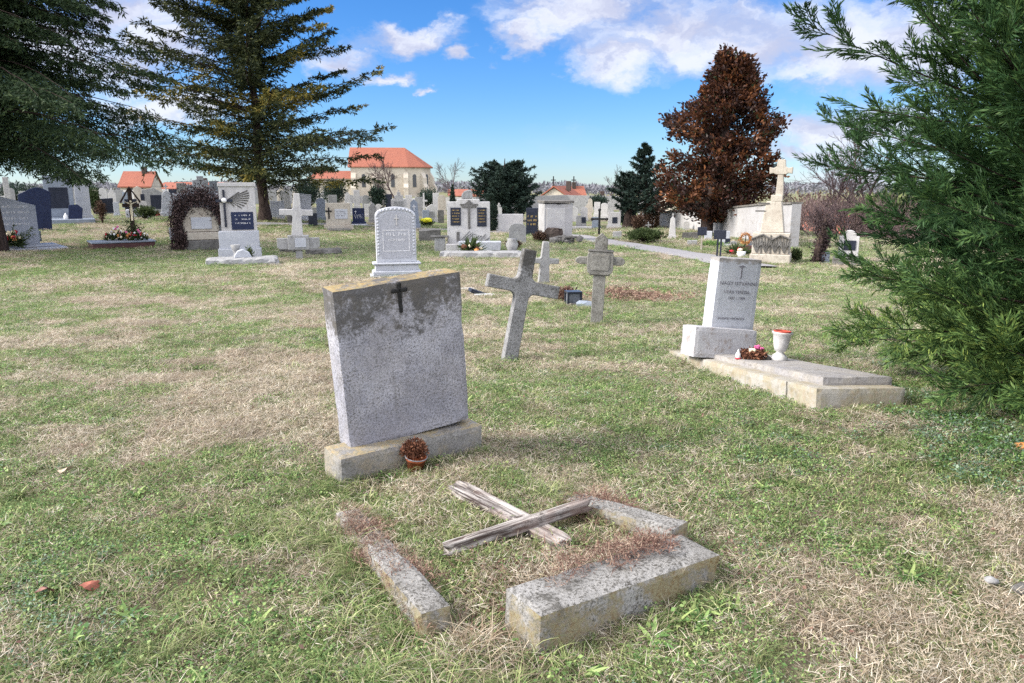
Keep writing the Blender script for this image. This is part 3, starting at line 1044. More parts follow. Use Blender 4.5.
rpart('kerb', rg_m, lambda m_: (m_.rough((0, .20, -.25), (.692, 2.26, .378), bev=.005, cut=.04, amp=.003, chip=.005, seed=31), m_.rough((0, -1.135, -.25), (.70, .38, .382), bev=.005, cut=.04, amp=.002, chip=.005, seed=32)), M['ledger'])
rpart('ledger_slab', fitmat(2.278, 6.197, .067, 10.9, -7.2, 2.5), lambda m_: m_.rough((0, 0, -.03), (.560, 2.186, .088), bev=.004, cut=.04, amp=.0015, chip=.004, seed=33), M['slabtop'])
rpart('plinth', fitmat(1.966, 6.916, .050, 9.7, -6.7, 5.7), lambda m_: m_.rough((0, 0, -.06), (.621, .319, .292), bev=.005, cut=.04, amp=.002, chip=.004, seed=34), M['mottled'])
sm_ = fitmat(2.089, 7.042, .288, 12.3, -.1, 4.1)
rpart('headstone', sm_, lambda m_: m_.rough((0, 0, -.04), (.447, .187, .686), bev=.004, cut=.04, amp=.0012, chip=.003, seed=35), M['palewhite'])


def rtext(m_):
    m_.text('NAGY ISTVÁNNÉ', .047, (0.005, -.0965, .395), sx=1.08)
    m_.text('UTÁSI TERÉZIA', .040, (-.005, -.0965, .315), sx=1.0)
    m_.text('1907 - 1984', .038, (0.0, -.0965, .258), sx=1.0)
    m_.text('EMLÉKÜKET MEGŐRIZZÜK', .026, (-.03, -.0965, .065), sx=.9)


rpart('inscription', sm_, rtext, M['letter_dark'])
rpart('engraved_cross', sm_, lambda m_: (m_.box((.02, -.0955, .46), (.012, .004, .125)), m_.box((.02, -.0956, .566), (.062, .004, .011))), M['letter_dark'])
EXCL.append((2.208, 6.274, R(10.3), .68, 2.62))

# white urn standing on the slab
U = Vector((2.335, 6.30, 0))
def on_ledger(px_, py_):
    L_ = rgi @ Vector((px_, py_, 0))
    d0 = rg_m @ Vector((0, 0, 0)); nrm_ = (rg_m.to_3x3() @ Vector((0, 0, 1)))
    top = fitmat(2.278, 6.197, .067, 10.9, -7.2, 2.5)
    nn = top.to_3x3() @ Vector((0, 0, 1)); oo = top @ Vector((0, 0, .058))
    return oo.z - (nn.x * (px_ - oo.x) + nn.y * (py_ - oo.y)) / nn.z


ur = empty('grave_urn', (2.335, 6.30, on_ledger(2.335, 6.30) - .002), label='white stone urn with orange red liner standing on the ledger slab', cat='urn')
mb = MB(); mb.lathe([(.072, 0), (.075, .018), (.058, .045), (.034, .062), (.030, .075), (.048, .085), (.060, .12), (.068, .17), (.074, .225), (.086, .238), (.088, .250), (.074, .250), (.070, .238), (0, .236)], 28)
mb.build('vase', M['white'], ur, True)
mb = MB(); mb.lathe([(.072, .240), (.075, .262), (.068, .262), (.064, .246), (0, .246)], 24)
mb.build('liner', M['redpaint'], ur, True)
ur.rotation_euler = (R(-3), R(4), 0)


def wreath_mesh(name, rad, tube_r, n, mat, parent, loc=(0, 0, 0), tilt=0.0, leaf=.03):
    a_ = RS.rand(n) * 2 * math.pi; b_ = RS.rand(n) * 2 * math.pi; rr = tube_r * np.sqrt(RS.rand(n))
    C_ = np.stack([np.cos(a_) * (rad + rr * np.cos(b_)), np.sin(a_) * (rad + rr * np.cos(b_)), tube_r + rr * np.sin(b_)], 1)
    D_ = np.stack([-np.sin(a_), np.cos(a_), np.zeros(n)], 1) + RS.normal(size=(n, 3)) * .8
    V, Fc = diamonds(C_, D_, leaf * (.6 + .8 * RS.rand(n)), leaf * .4, None, .1)
    ct, st = math.cos(tilt), math.sin(tilt)
    V = V @ np.array([[1, 0, 0], [0, ct, st], [0, -st, ct]]) + np.array(loc)
    return np_mesh(name, V, Fc, mat, parent, RS.rand(n))


wr = empty('dried_wreath', (2.12, 6.35, on_ledger(2.12, 6.35)), label='brown dried wreath with pink flower and white candle on the ledger slab', cat='wreath')
wreath_mesh('twigs', .078, .040, 900, M['dryplant'], wr, leaf=.035)
mb = MB()
for k in range(9): mb.blob((.055 + .03 * math.cos(k * 2.1), .02 + .03 * math.sin(k * 2.1), .085 + .012 * (k % 3)), .018, 1, .5, k)
mb.build('flower', M['pink'], wr)
mb = MB()
for k in range(5): mb.blob((-.02 + .02 * math.cos(k * 1.9), -.03 + .02 * math.sin(k * 1.9), .085), .016, 1, .5, k + 9)
mb.build('bloom', M['cream'], wr)
cd = empty('grave_candle', (1.985, 6.33, on_ledger(1.985, 6.33)), label='small white pointed candle left of the brown wreath on the slab', cat='candle')
mb = MB(); mb.lathe([(.022, 0), (.022, .045), (.012, .06), (.004, .085), (0, .09)], 14)
mb.build('wax', M['plasticwhite'], cd, True)
mb = MB(); mb.lathe([(.024, 0), (.026, .012), (0, .012)], 14); mb.build('candle_dish', M['red'], cd, True)
st_ = MB(); st_.blob((0, 0, .02), .028, 2, .4, 4, squash=(1, 1, .8))
o = st_.build('stone_lump', M['sooty']); o.location = (2.235, 6.30, on_ledger(2.235, 6.30) - .002)
tag(o, 'dark little lump between the brown wreath and the urn', 'stone')

# ================================================================== stone crosses
def cross_outline(H, sw0, sw1, az0, az1, al, ar, fil):
    """outline of a latin cross: shaft width sw0 at foot, sw1 at head; arms az0..az1, lengths al, ar; concave fillets"""
    w0, w1 = sw0 / 2, sw1 / 2
    def arc(cx_, cz_, a0, a1):
        return [(cx_ + fil * math.cos(a), cz_ + fil * math.sin(a)) for a in np.linspace(a0, a1, 5)]
    wz = lambda z: w0 + (w1 - w0) * z / H
    p = [(-w0, 0), (w0, 0)]
    p += arc(wz(az0) + fil, az0 - fil, math.pi, math.pi / 2)
    p += [(ar, az0), (ar, az1)]
    p += arc(wz(az1) + fil, az1 + fil, -math.pi / 2, -math.pi)
    p += [(w1, H), (-w1, H)]
    p += arc(-wz(az1) - fil, az1 + fil, 0, -math.pi / 2)
    p += [(-al, az1), (-al, az0)]
    p += arc(-wz(az0) - fil, az0 - fil, math.pi / 2, 0)
    return p


c1 = at(507, 362)
M['cross1'] = stone_mat('mottled_cross_stone', (.20, .20, .205), (.30, .30, .31), stain=(.05, .047, .042), stain_amt=.5, speck=.6, lichen=.15, top=(.55, 1.35, .85), scale=1.3, bump=.8, fs=50)
o = empty('stone_cross', (0, 0, 0), label='tilted stone cross with black lichen on its arms behind the leaning headstone', cat='stone cross',
          mat=Matrix.Translation(c1 + Vector((.0, 0, -.1))) @ Matrix.Rotation(R(14), 4, 'Z') @ Matrix.Rotation(R(12.0), 4, 'Y') @ Matrix.Rotation(R(-5), 4, 'X'))
mb = MB(); mb.prism(cross_outline(1.235, .15, .13, .80, .93, .37, .37, .055), -.055, .055, .008)
ob = mb.build('cross_body', M['cross1'], o)
EXCL.append((c1.x, c1.y, 0, .2, .15))

c2 = at(596, 325)
M['cross2'] = stone_mat('grey_brown_cross_stone', (.19, .185, .175), (.27, .265, .25), stain=(.07, .065, .055), stain_amt=.55, speck=.6, fs=45, lichen=.2, top=(.7, 1.6, .85), scale=1.5, bump=.8)
o = empty('panelled_cross', (0, 0, 0), label='short stone cross with pointed head and wide panel across its middle', cat='stone cross',
          mat=Matrix.Translation(c2 + Vector((0, 0, -.1))) @ Matrix.Rotation(facing(c2), 4, 'Z') @ Matrix.Rotation(R(2.2), 4, 'Y'))
s = .0133
mb = MB()
mb.box((0, 0, 0), (.165, .11, .98), .006)
mb.build('post', M['cross2'], o)
mb = MB()
mb.prism([(-.175, .87), (-.16, .82), (-.11, .79), (.11, .79), (.16, .82), (.175, .87), (.175, 1.05), (.16, 1.085), (.13, 1.10), (-.13, 1.10), (-.16, 1.085), (-.175, 1.05)], -.075, .075, .008)
mb.prism([(-.15, .925), (-.27, .925), (-.31, .94), (-.335, .965), (-.32, 1.0), (-.28, 1.02), (-.15, 1.02)], -.055, .055, .006)
mb.prism([(.15, .925), (.27, .925), (.31, .94), (.325, .97), (.32, 1.0), (.28, 1.03), (.15, 1.03)], -.055, .055, .006)
mb.prism([(-.085, 1.09), (.085, 1.09), (.085, 1.27), (0, 1.345), (-.085, 1.27)], -.05, .05, .006)
mb.build('head', M['cross2'], o)
mb = MB(); mb.prism([(-.11, .85), (.11, .85), (.125, .90), (.125, 1.02), (.11, 1.06), (-.11, 1.06), (-.125, 1.02), (-.125, .90)], -.082, -.07, .004)
mb.build('panel', M['cross2'], o)
mb = MB(); mb.box((0, 0, 1.098), (.34, .165, .018), .004); mb.build('moulding', M['sooty'], o)
mb = MB(); mb.box((0, 0, .784), (.27, .14, .018), .004); mb.build('moulding', M['sooty'], o)

c3 = at(543, 285)
o = empty('stone_cross', (0, 0, 0), label='small pale cross leaning behind the tilted stone cross', cat='stone cross',
          mat=Matrix.Translation(c3 + Vector((0, 0, -.1))) @ Matrix.Rotation(facing(c3) + .2, 4, 'Z') @ Matrix.Rotation(R(3), 4, 'Y'))
mb = MB(); mb.prism(cross_outline(1.02, .26, .13, .56, .67, .30, .30, .04), -.06, .06, .01)
mb.build('cross_body', M['grey'], o)

# ================================================================== white round-topped monument
c4 = at(397, 277)
wm = empty('arched_headstone', c4, facing(c4) + .06, label='white round topped headstone with rope border and small raised cross', cat='headstone')
k_ = c4.y / F_PX * 1.02
def arch(w_, z0, zs, rise, n=12):
    pts = [(-w_ / 2, z0), (w_ / 2, z0), (w_ / 2, zs)]
    for i in range(1, n):
        a = math.pi * i / n
        pts.append((w_ / 2 * math.cos(a), zs + rise * math.sin(a) ** .9))
    return pts + [(-w_ / 2, zs)]


mb = MB(); mb.prism(arch(.93, .36, 1.44, .20), -.12, .12, .012); mb.build('stone', M['white2'], wm)
mb = MB()
mb.box((0, 0, -.2), (1.24, .56, .27), .01); mb.box((0, 0, .07), (1.14, .50, .10), .02); mb.box((0, 0, .17), (1.02, .40, .14), .01, taper=(.97, .95)); mb.box((0, 0, .31), (1.12, .46, .05), .015)
mb.build('plinth', M['white2'], wm)
mb = MB()
pts = [(-.41, .55 + i * .075) for i in range(12)] + [(.43 * math.cos(math.pi - math.pi * i / 14), 1.44 + .15 * math.sin(math.pi * i / 14)) for i in range(15)] + [(.41, 1.38 - i * .075) for i in range(12)]
for i, (qx, qz) in enumerate(pts): mb.blob((qx, -.125, qz), .034, 1, .3, i, squash=(1, .8, 1))
mb.build('rope_border', M['white2'], wm)
mb = MB(); mb.prism(arch(.70, .46, 1.36, .17), -.128, -.118, .003); mb.build('recessed_panel', M['recess'], wm)
mb = MB(); mb.box((0.02, -.14, 1.22), (.026, .02, .24), .003); mb.box((0.02, -.1405, 1.36), (.10, .02, .026), .003); mb.build('cross', M['white'], wm)
def strokes(mb, x0, x1, z, hgt, y, seed=0, dens=.03, mat=None):
    """worn, no longer legible lettering"""
    r = random.Random(seed); x = x0
    while x < x1:
        w_ = r.uniform(.35, .8) * hgt
        if r.random() > .14:
            mb.box((x, y, z), (hgt * .18, .004, hgt * r.uniform(.8, 1)), mat=mat)
            if r.random() > .4: mb.box((x + w_ * .4, y + .0007, z + hgt * r.choice([0, .4, .8])), (w_ * .6, .004, hgt * .16), mat=mat)
            if r.random() > .5: mb.box((x + w_ * .7, y + .0003, z), (hgt * .16, .004, hgt * .9), mat=mat)
        x += w_ * 1.35
mb = MB()
for bx_ in ((-.30, -.133, .60, .62, .010), ):
    pass
mb.box((0, -.130, .62), (.60, .004, .012)); mb.box((0, -.130, 1.10), (.60, .004, .012)); mb.box((-.30, -.1303, .625), (.012, .004, .48)); mb.box((.30, -.1303, .625), (.012, .004, .48))
strokes(mb, -.22, .22, .98, .07, -.131, 1); strokes(mb, -.17, .17, .86, .05, -.131, 2)
mb.build('inscription', M['letter_white'], wm)

# ================================================================== mid and far graves
def spot(px, by, hp, dist=None):
    if dist is None:
        p = at(px, by)
    else:
        q = atd(px, by, dist); p = Vector((q.x, q.y, hz(q.x, q.y)))
    H = atd(px, by - hp, p.y).z - p.z
    return p, H, p.y / F_PX


def grave(px, by, wp, hp, shape, mat, label, cat='headstone', plaque=None, plinth=True, slab=None, cross=None, text=None,
          yaw=0.0, roll=0.0, dist=None, group=None, name=None, D=None, topcross=0.0, flowers=None):
    p, H, s = spot(px, by, hp, dist)
    W = wp * s
    D = D or min(.28, max(.14, W * .22))
    nm = name or {'rect': 'headstone', 'arch': 'arched_headstone', 'pent': 'pointed_headstone', 'cross': 'stone_cross', 'obelisk': 'obelisk_gravestone',
                  'low': 'low_headstone', 'slant': 'slant_headstone', 'steps': 'stepped_headstone', 'block': 'tomb_block', 'shoulder': 'shouldered_headstone', 'wave': 'wavy_headstone'}[shape]
    e = empty(nm, p, 0, label, cat, group or ('gravestones standing in the cemetery rows' if cat == 'headstone' else None))
    e.rotation_euler = (0, roll, facing(p) + yaw)
    ph = min(.28, H * .2) if plinth else 0
    w_ = W * (.84 if plinth else 1)
    Hs = H - ph
    mb = MB()
    z0 = ph if plinth else -.15
    if shape in ('rect', 'block'): pts = [(-w_ / 2, z0), (w_ / 2, z0), (w_ / 2, H), (-w_ / 2, H)]
    elif shape == 'low': pts = [(-w_ / 2, z0), (w_ / 2, z0), (w_ / 2 * .96, H), (-w_ / 2 * .96, H * .93)]
    elif shape == 'arch': pts = arch(w_, z0, H - w_ * .35, w_ * .35)
    elif shape == 'pent': pts = [(-w_ / 2, z0), (w_ / 2, z0), (w_ / 2, H - w_ * .3), (0, H), (-w_ / 2, H - w_ * .3)]
    elif shape == 'slant': pts = [(-w_ / 2, z0), (w_ / 2, z0), (w_ / 2, H * .82), (w_ * .1, H), (-w_ / 2, H * .92)]
    elif shape == 'wave': pts = [(-w_ / 2, z0), (w_ / 2, z0)] + [(w_ / 2 - w_ * i / 8, H * (.90 + .10 * math.sin(i / 8 * math.pi * 1.3))) for i in range(9)]
    elif shape == 'steps': pts = [(-w_ / 2, z0), (w_ / 2, z0), (w_ / 2, H * .78), (w_ * .28, H * .78), (w_ * .28, H * .9), (w_ * .12, H * .9), (w_ * .12, H), (-w_ * .12, H), (-w_ * .12, H * .9), (-w_ * .28, H * .9), (-w_ * .28, H * .78), (-w_ / 2, H * .78)]
    elif shape == 'shoulder': pts = [(-w_ / 2, z0), (w_ / 2, z0), (w_ / 2, H * .82)] + [(w_ * .36 * math.cos(a), H * .82 + H * .18 * math.sin(a)) for a in np.linspace(0, math.pi, 9)] + [(-w_ / 2, H * .82)]
    elif shape == 'obelisk': pts = [(-w_ / 2, z0), (w_ / 2, z0), (w_ * .33, H * .88), (0, H), (-w_ * .33, H * .88)]
    elif shape == 'cross': pts = cross_outline(H, W * .26, W * .22, H * .60, H * .60 + W * .24, W / 2, W / 2, W * .05)
    mb.prism(pts, -D / 2, D / 2, min(.015, D * .08))
    mb.build('stone', M[mat], e)
    if plinth:
        mb = MB(); mb.box((0, 0, -.15), (W, D * 2.0, ph + .15), .012); mb.build('plinth', M[mat], e)
    if slab:
        ln, hh = slab[:2]; wd = slab[2] if len(slab) > 2 else W * 1.05
        mb = MB(); mb.box((0, -ln / 2 - D, -.15), (wd, ln, hh + .15), .02); mb.build('grave_slab', M[slab[3] if len(slab) > 3 else mat], e)
    if plaque:
        mb = MB(); n_ = 0
        for (qx, qz, qw, qh) in plaque[1]:
            mb.box((qx * W, -D / 2 - .012, qz * H), (qw * W, .03, qh * H), .004)
        mb.build('plaque', M[plaque[0]], e)
        if len(plaque) > 2:
            mb = MB()
            for (qx, qz, qw, qh) in plaque[1]:
                for r_ in range(3):
                    strokes(mb, (qx - qw * .36) * W, (qx + qw * .36) * W, (qz + qh * (.68 - r_ * .2)) * H, qh * H * .10, -D / 2 - .030, int(px) + r_)
            mb.build('inscription', M[plaque[2]], e)
    if cross:
        qx, qz, ch, m_ = cross
        mb = MB(); hh = ch * H
        mb.box((qx * W, -D / 2 - .02, qz * H), (hh * .12, .045, hh), .004); mb.box((qx * W, -D / 2 - .021, qz * H + hh * .62), (hh * .55, .045, hh * .12), .004)
        mb.build('cross', M[m_], e)
    if topcross:
        tc_ = topcross * H
        mb = MB(); mb.box((0, 0, H - .01), (tc_ * .2, .07, tc_), .006); mb.box((0, 0, H + tc_ * .5), (tc_ * .7, .068, tc_ * .2), .006); mb.build('top_cross', M[mat], e)
    return e, p, H, W, D


# --- left granite double headstone (cut by the left edge)
e, p, H, W, D = grave(-4, 250, 76, 54, 'slant', 'granite', 'light grey granite headstone with fir wreath in front at the left edge of the photo', plaque=None, yaw=.12, plinth=False, D=.2)
mb = MB()
for r_, (zz, hh) in enumerate(((.78, .085), (.68, .07), (.56, .085), (.46, .07))): strokes(mb, -.1 * W, .42 * W, zz * H, hh, -D / 2 - .003, 40 + r_)
mb.build('inscription', M['letter_white'], e)
mb = MB(); mb.box((.25, -.9, -.15), (W * 1.25, 1.6, .27), .03); mb.box((.25, -.75, .12), (W * 1.1, 1.0, .08), .02); mb.build('grave_slab', M['granite'], e)
gm = e.matrix_basis


def flowerpile(name, loc, r, hgt, n, cols, label, cat='flowers', seed=0, group=None, sprigs=True, yaw=0):
    e_ = empty(name, loc, yaw, label, cat, group)
    if sprigs:
        m_ = 160
        A_ = nrm(RS.normal(size=(m_, 3))); A_[:, 2] = abs(A_[:, 2])
        V, Fc = diamonds(A_ * .3 * np.array([[r, r, hgt]]), A_ + RS.normal(size=(m_, 3)) * .3, r * (.5 + .7 * RS.rand(m_)), r * .16, None, .1)
        np_mesh('greenery', V, Fc, M['shrub_leaf'], e_, RS.rand(m_) * .6)
    rr_ = random.Random(seed)
    byc = {}
    for k in range(n):
        a_ = rr_.uniform(0, 6.28); q = rr_.uniform(.1, .85) ** .6 * r
        byc.setdefault(cols[k % len(cols)], []).append((q * math.cos(a_), q * math.sin(a_), hgt * rr_.uniform(.3, 1) * (1.1 - q / r * .6), rr_.uniform(.13, .24) * r))
    for c_, L_ in byc.items():
        mb = MB()
        for i, b in enumerate(L_): mb.blob(b[:3], b[3], 1, .7, i + seed)
        mb.build('blossoms', M[c_], e_)
    return e_


wp_ = at(16, 252) + Vector((0, 0, .2)); wp_.y -= .0
e_ = flowerpile('fir_wreath', at(15, 251.5) + Vector((0, 0, .20)), .42, .55, 16, ['cream', 'cream', 'red', 'orangefl', 'red'], 'fir sprig arrangement with cream flowers and red ribbon before the granite headstone', 'wreath', 3)
m_ = 700
A_ = nrm(RS.normal(size=(12, 3))); A_[:, 2] = abs(A_[:, 2]) + .4; A_ = nrm(A_)
i_ = RS.randint(0, 12, m_); t_ = RS.rand(m_, 1)
V, Fc = diamonds(A_[i_] * t_ * .85, A_[i_] + RS.normal(size=(m_, 3)) * .6, .13, .02, None, 0)
np_mesh('fir_sprigs', V, Fc, M['spruce_leaf'], e_, RS.rand(m_))


def lantern(px, by, hp, wp, label, body='metalgrey', dz=0.0, dist=None):
    p, H, s = spot(px, by, hp, dist); W = wp * s
    p.z += dz
    H -= dz
    e_ = empty('grave_lantern', p, facing(p), label, 'lantern')
    mb = MB()
    mb.box((0, 0, 0), (W, W, H * .12), .005); mb.box((0, 0, H * .82), (W, W, H * .07), .005); mb.box((0, 0, H * .885), (W * .75, W * .75, H * .11), .005, taper=(.4, .4))
    for sx in (-1, 1):
        for sy in (-1, 1): mb.box((sx * W * .43, sy * W * .43, H * .12), (W * .10, W * .10, H * .70))
    mb.build('frame', M[body], e_)
    mb = MB(); mb.box((0, 0, H * .121), (W * .74, W * .74, H * .69)); mb.build('pane', M['glass'], e_)


lantern(37.5, 247, 17, 9, 'square grave lantern with frosted glass beside the fir wreath', dz=.22)

# --- dark stones and large grey monument under the spruce
grave(11, 222, 5, 45, 'rect', 'white', 'narrow white pillar stone beside the spruce trunk at the left edge', plinth=False, dist=34)
grave(34, 213, 27, 26, 'wave', 'navy', 'wide dark navy headstone leaning left of the grey monument under the spruce', plinth=False, dist=36, roll=.06, plaque=None)
e, p, H, W, D = grave(62, 222, 29, 47, 'rect', 'greyblue', 'tall blue grey monument with black panel under the drooping spruce', cat='monument', plaque=('dark', [(0.0, .30, .55, .44)]), D=.5, slab=(1.9, .22, 3.1))
grave(85, 220, 15, 42, 'shoulder', 'white2', 'white ornate headstone with small cross on top right of the grey monument', topcross=.16)
grave(75, 221, 12, 17, 'slant', 'navy', 'small dark polished stone leaning on the slab of the grey monument', plinth=False, roll=.12, dist=p.y - 1.1)
flowerpile('planter_bush', Vector((p.x - 1.1, p.y - 1.2, p.z + .24)), .55, .55, 5, ['cream', 'orangefl'], 'dark green bush arrangement on the left of the grey monument slab', 'plant', 5)
q = atd(66, 219, p.y - 1.5); e_ = empty('grave_candle', Vector((q.x, q.y, hz(q.x, q.y) + .20)), 0, 'white candle lantern standing on the grey monument slab', 'candle')
mb = MB(); mb.lathe([(.10, 0), (.10, .22), (.06, .30), (.0, .42)], 14); mb.build('wax', M['plasticwhite'], e_, True)
# stones behind, left
grave(105, 214, 17, 16, 'low', 'dark', 'low black granite headstone right of the dark bush on the left side', plinth=False, slab=(1.5, .12))
grave(132, 215, 11, 16, 'rect', 'dark', 'black rectangular headstone just right of the wooden crucifix', plinth=False)
grave(138, 218, 21, 9, 'low', 'white2', 'pale wide kerb slab in front of the black stone near the crucifix', cat='grave slab', plinth=False, D=1.2)
grave(154, 213, 22, 25, 'slant', 'grey', 'broad grey headstone with black plaque left of the white obelisk', plaque=('dark', [(.14, .14, .46, .58), (-.40, .50, .16, .26)]))
grave(168.5, 217, 14, 27, 'obelisk', 'white2', 'pale obelisk gravestone left of the vine covered grave', topcross=.22, plaque=('dark', [(.33, .02, .16, .26)]))
grave(184, 216, 9, 33, 'rect', 'grey', 'plain grey stone peeping behind the left of the vine grave', plinth=False, dist=46)
grave(203, 216, 26, 40, 'steps', 'white2', 'stepped pale monument rising behind the vine covered grave', plinth=False, dist=48)
grave(216, 215, 8, 34, 'rect', 'greyblue', 'blue grey pillar right behind the vine covered grave', plinth=False, dist=44)


def shrub(px, by, wp, hp, mat, label, cat='shrub', name='shrub', n=1500, leaf=.09, dist=None, shape='dome', tmax=1.0, group=None, stems=True, barkm='bark'):
    p, H, s = spot(px, by, hp, dist); W = wp * s
    e_ = empty(name, p, 0, label, cat, group)
    A_ = nrm(RS.normal(size=(n, 3))); rr = RS.rand(n, 1) ** .45
    # lumpy outline
    lump = .8 + .35 * (fbm(A_[:, 0] * 2 + p.x, A_[:, 2] * 2 + A_[:, 1] * 2, 1.6, 3) * 2 - 1)[:, None] * 1.6
    Q = A_ * rr * lump
    if shape == 'cone':
        zz = RS.rand(n) ** 1.3; ra = (1 - zz) ** .8 * (.75 + .25 * RS.rand(n)) * (.6 + .4 * np.minimum(1, zz * 8)); a_ = RS.rand(n) * 6.283
        Q = np.stack([np.cos(a_) * ra, np.sin(a_) * ra, zz * 2 - 1], 1)
    elif shape == 'column':
        zz = RS.rand(n); ra = np.minimum(1, (1 - zz) * 5) ** .6 * (.7 + .3 * RS.rand(n)) * np.minimum(1, .5 + zz * 4); a_ = RS.rand(n) * 6.283
        Q = np.stack([np.cos(a_) * ra, np.sin(a_) * ra, zz * 2 - 1], 1)
    Pq = np.stack([Q[:, 0] * W / 2, Q[:, 1] * W / 2, (Q[:, 2] + 1) * H / 2 * .96 + H * .04], 1)
    Pq[:, 2] = np.maximum(Pq[:, 2], .03)
    Dq = np.stack([Q[:, 0], Q[:, 1], Q[:, 2] * .6 + .7], 1) + RS.normal(size=(n, 3)) * .5
    V, Fc = diamonds(Pq, Dq, leaf * (.6 + .8 * RS.rand(n)), leaf * .4, None, .1)
    np_mesh('foliage', V, Fc, M[mat], e_, RS.rand(n) * tmax)
    if stems:
        m_ = 14; A_ = nrm(RS.normal(size=(m_, 3))); A_[:, 2] = abs(A_[:, 2]) + .6
        tgt = nrm(A_) * np.array([[W * .4, W * .4, H * .8]])
        V, Fc = sticks(np.zeros((m_, 3)) - np.array([[0, 0, .05]]), tgt, W * .02 + .01, .006)
        np_mesh('stems', V, Fc, M[barkm], e_)
    return e_


shrub(95, 214, 14, 28, 'shrub_leaf', 'dark evergreen bush behind the low black stone on the left', n=1600, leaf=.16, dist=50, tmax=.5)
shrub(146, 216, 20, 11, 'shrub_leaf', 'low green juniper spreading between the grey headstones on the left', n=1200, leaf=.14, dist=43, tmax=.8)
flowerpile('flower_bowl', at(154, 217), .45, .35, 10, ['red', 'brownplant'], 'dark red flower bowl before the broad grey headstone', 'flowers', 8)
shrub(101, 210, 9, 12, 'rust_leaf', 'small brown dry bush at the left end of the low black stone', n=700, leaf=.12, dist=40)

# --- wooden crucifix above the red granite flower grave
pf_ = at(125, 250)
e = empty('granite_grave_box', pf_, facing(pf_) + .15, 'low dark red granite grave box covered with flowers', 'grave')
Wb = 56 * pf_.y / F_PX
mb = MB(); mb.box((0, .55, -.1), (Wb, 1.25, .36), .015); mb.build('box', M['redgranite'], e)
mb = MB(); mb.box((0, .55, .262), (Wb * 1.03, 1.3, .06), .012); mb.build('lid', M['greyblue'], e)
pc_ = at(122, 246); pc_.y += 1.0; pc_.z = hz(pc_.x, pc_.y)
Hc = atd(122, 188, pc_.y).z - pc_.z
e = empty('wooden_crucifix', pc_, facing(pc_), 'dark wooden crucifix with small pale figure above the red granite flower grave', 'crucifix')
mb = MB(); mb.box((0, 0, -.1), (.16, .12, Hc + .1), .01); mb.box((0, -.002, Hc * .66), (.62, .10, .14), .01)
mb.prism([(-.38, Hc * .76), (0, Hc + .08), (.38, Hc * .76), (.34, Hc * .72), (0, Hc), (-.34, Hc * .72)], -.10, .10)
mb.build('post', M['bark'], e)
mb = MB(); mb.blob((0, -.10, Hc * .76), .05, 2, .1, 1); mb.tube([(0, -.10, Hc * .73), (0, -.11, Hc * .62), (.01, -.12, Hc * .52), (0, -.10, Hc * .42)], [.03, .055, .045, .03], 8)
mb.tube([(0, -.10, Hc * .71), (.12, -.08, Hc * .74), (.24, -.07, Hc * .76)], [.025, .02, .015], 6); mb.tube([(0, -.10, Hc * .71), (-.12, -.08, Hc * .74), (-.24, -.07, Hc * .76)], [.025, .02, .015], 6)
mb.build('figure', M['cream'], e, True)
m_ = 500; V, Fc = diamonds(RS.normal(size=(m_, 3)) * np.array([[.14, .10, .20]]) + np.array([[0, .02, .5]]), RS.normal(size=(m_, 3)), .12, .05)
np_mesh('climbing_ivy', V, Fc, M['shrub_leaf'], e, RS.rand(m_) * .7)
for i, (fx, cols, r_, hh, lab) in enumerate([(110, ['plasticwhite', 'cream', 'red'], .20, .40, 'white and red bouquet at the left end of the red granite grave'),
                                             (118, ['plasticwhite', 'pink', 'plasticwhite'], .24, .50, 'white and pink bouquet left of the middle of the red granite grave'),
                                             (126, ['orangefl', 'cream', 'pink'], .26, .36, 'orange arrangement in the middle of the red granite grave'),
                                             (137, ['pink', 'red', 'plasticwhite'], .24, .52, 'bright pink and red bouquet on the right of the red granite grave'),
                                             (145, ['plasticwhite', 'red'], .16, .36, 'small white and red flowers at the right end of the red granite grave')]):
    q = atd(fx, 245, pf_.y + .5); flowerpile('bouquet', Vector((q.x, q.y, pf_.z + .33)), r_, hh, 14, cols, lab, 'flowers', 20 + i, 'bouquets on the red granite grave')

# --- vine covered grave
p, H, s = spot(203, 251, 61)
W = 36 * s
e = empty('vine_grave', p, facing(p) + .05, 'beige headstone with white plaque framed by an arch of dead vine', 'headstone')
mb = MB(); mb.box((0, .25, -.1), (W * 1.28, .16, H * .95 + .1), .01); mb.build('back_slab', M['white2'], e)
mb = MB(); mb.prism([(-W * .46, H * .32), (W * .46, H * .32), (W * .46, H * .5), (W * .22, H * .72), (-W * .22, H * .72), (-W * .46, H * .5)], -.12, .14, .02); mb.build('stone', M['beige'], e)
mb = MB(); mb.box((0, .0, H * .19), (W * 1.0, .44, H * .125), .02); mb.build('ledge', M['beige'], e)
mb = MB(); mb.box((0, .0, -.15), (W * 1.08, .56, H * .185 + .15), .03); mb.build('plinth', M['sooty'], e)
mb = MB(); mb.box((.02, -.14, H * .37), (W * .52, .03, H * .19), .005); mb.build('plaque', M['white2'], e)
mb = MB(); mb.box((-W * .72, .02, H * .2), (.22, .3, H * .2), .02); mb.build('side_block', M['white2'], e)
e = empty('dead_vine', p + Vector((0, 0, 0)), facing(p) + .05, 'dark dead climbing vine arching over the beige headstone', 'vine')
vp = []
for side in (-1, 1):
    for k in range(5):
        vp.append([(side * W * (.62 + .04 * k) + .05 * math.sin(k * 3 + t * 9), -.2 + .06 * k, H * (0 + .86 * t) if side < 0 else H * (.30 + .56 * t)) for t in np.linspace(0, 1, 8)])
mb = MB()
for L_ in vp: mb.tube([(x_ * (1 - .25 * (i / 7) ** 2), y_ + .05 * math.sin(i * 1.7), z_) for i, (x_, y_, z_) in enumerate(L_)], [.028, .026, .024, .022, .02, .018, .015, .01], 5)
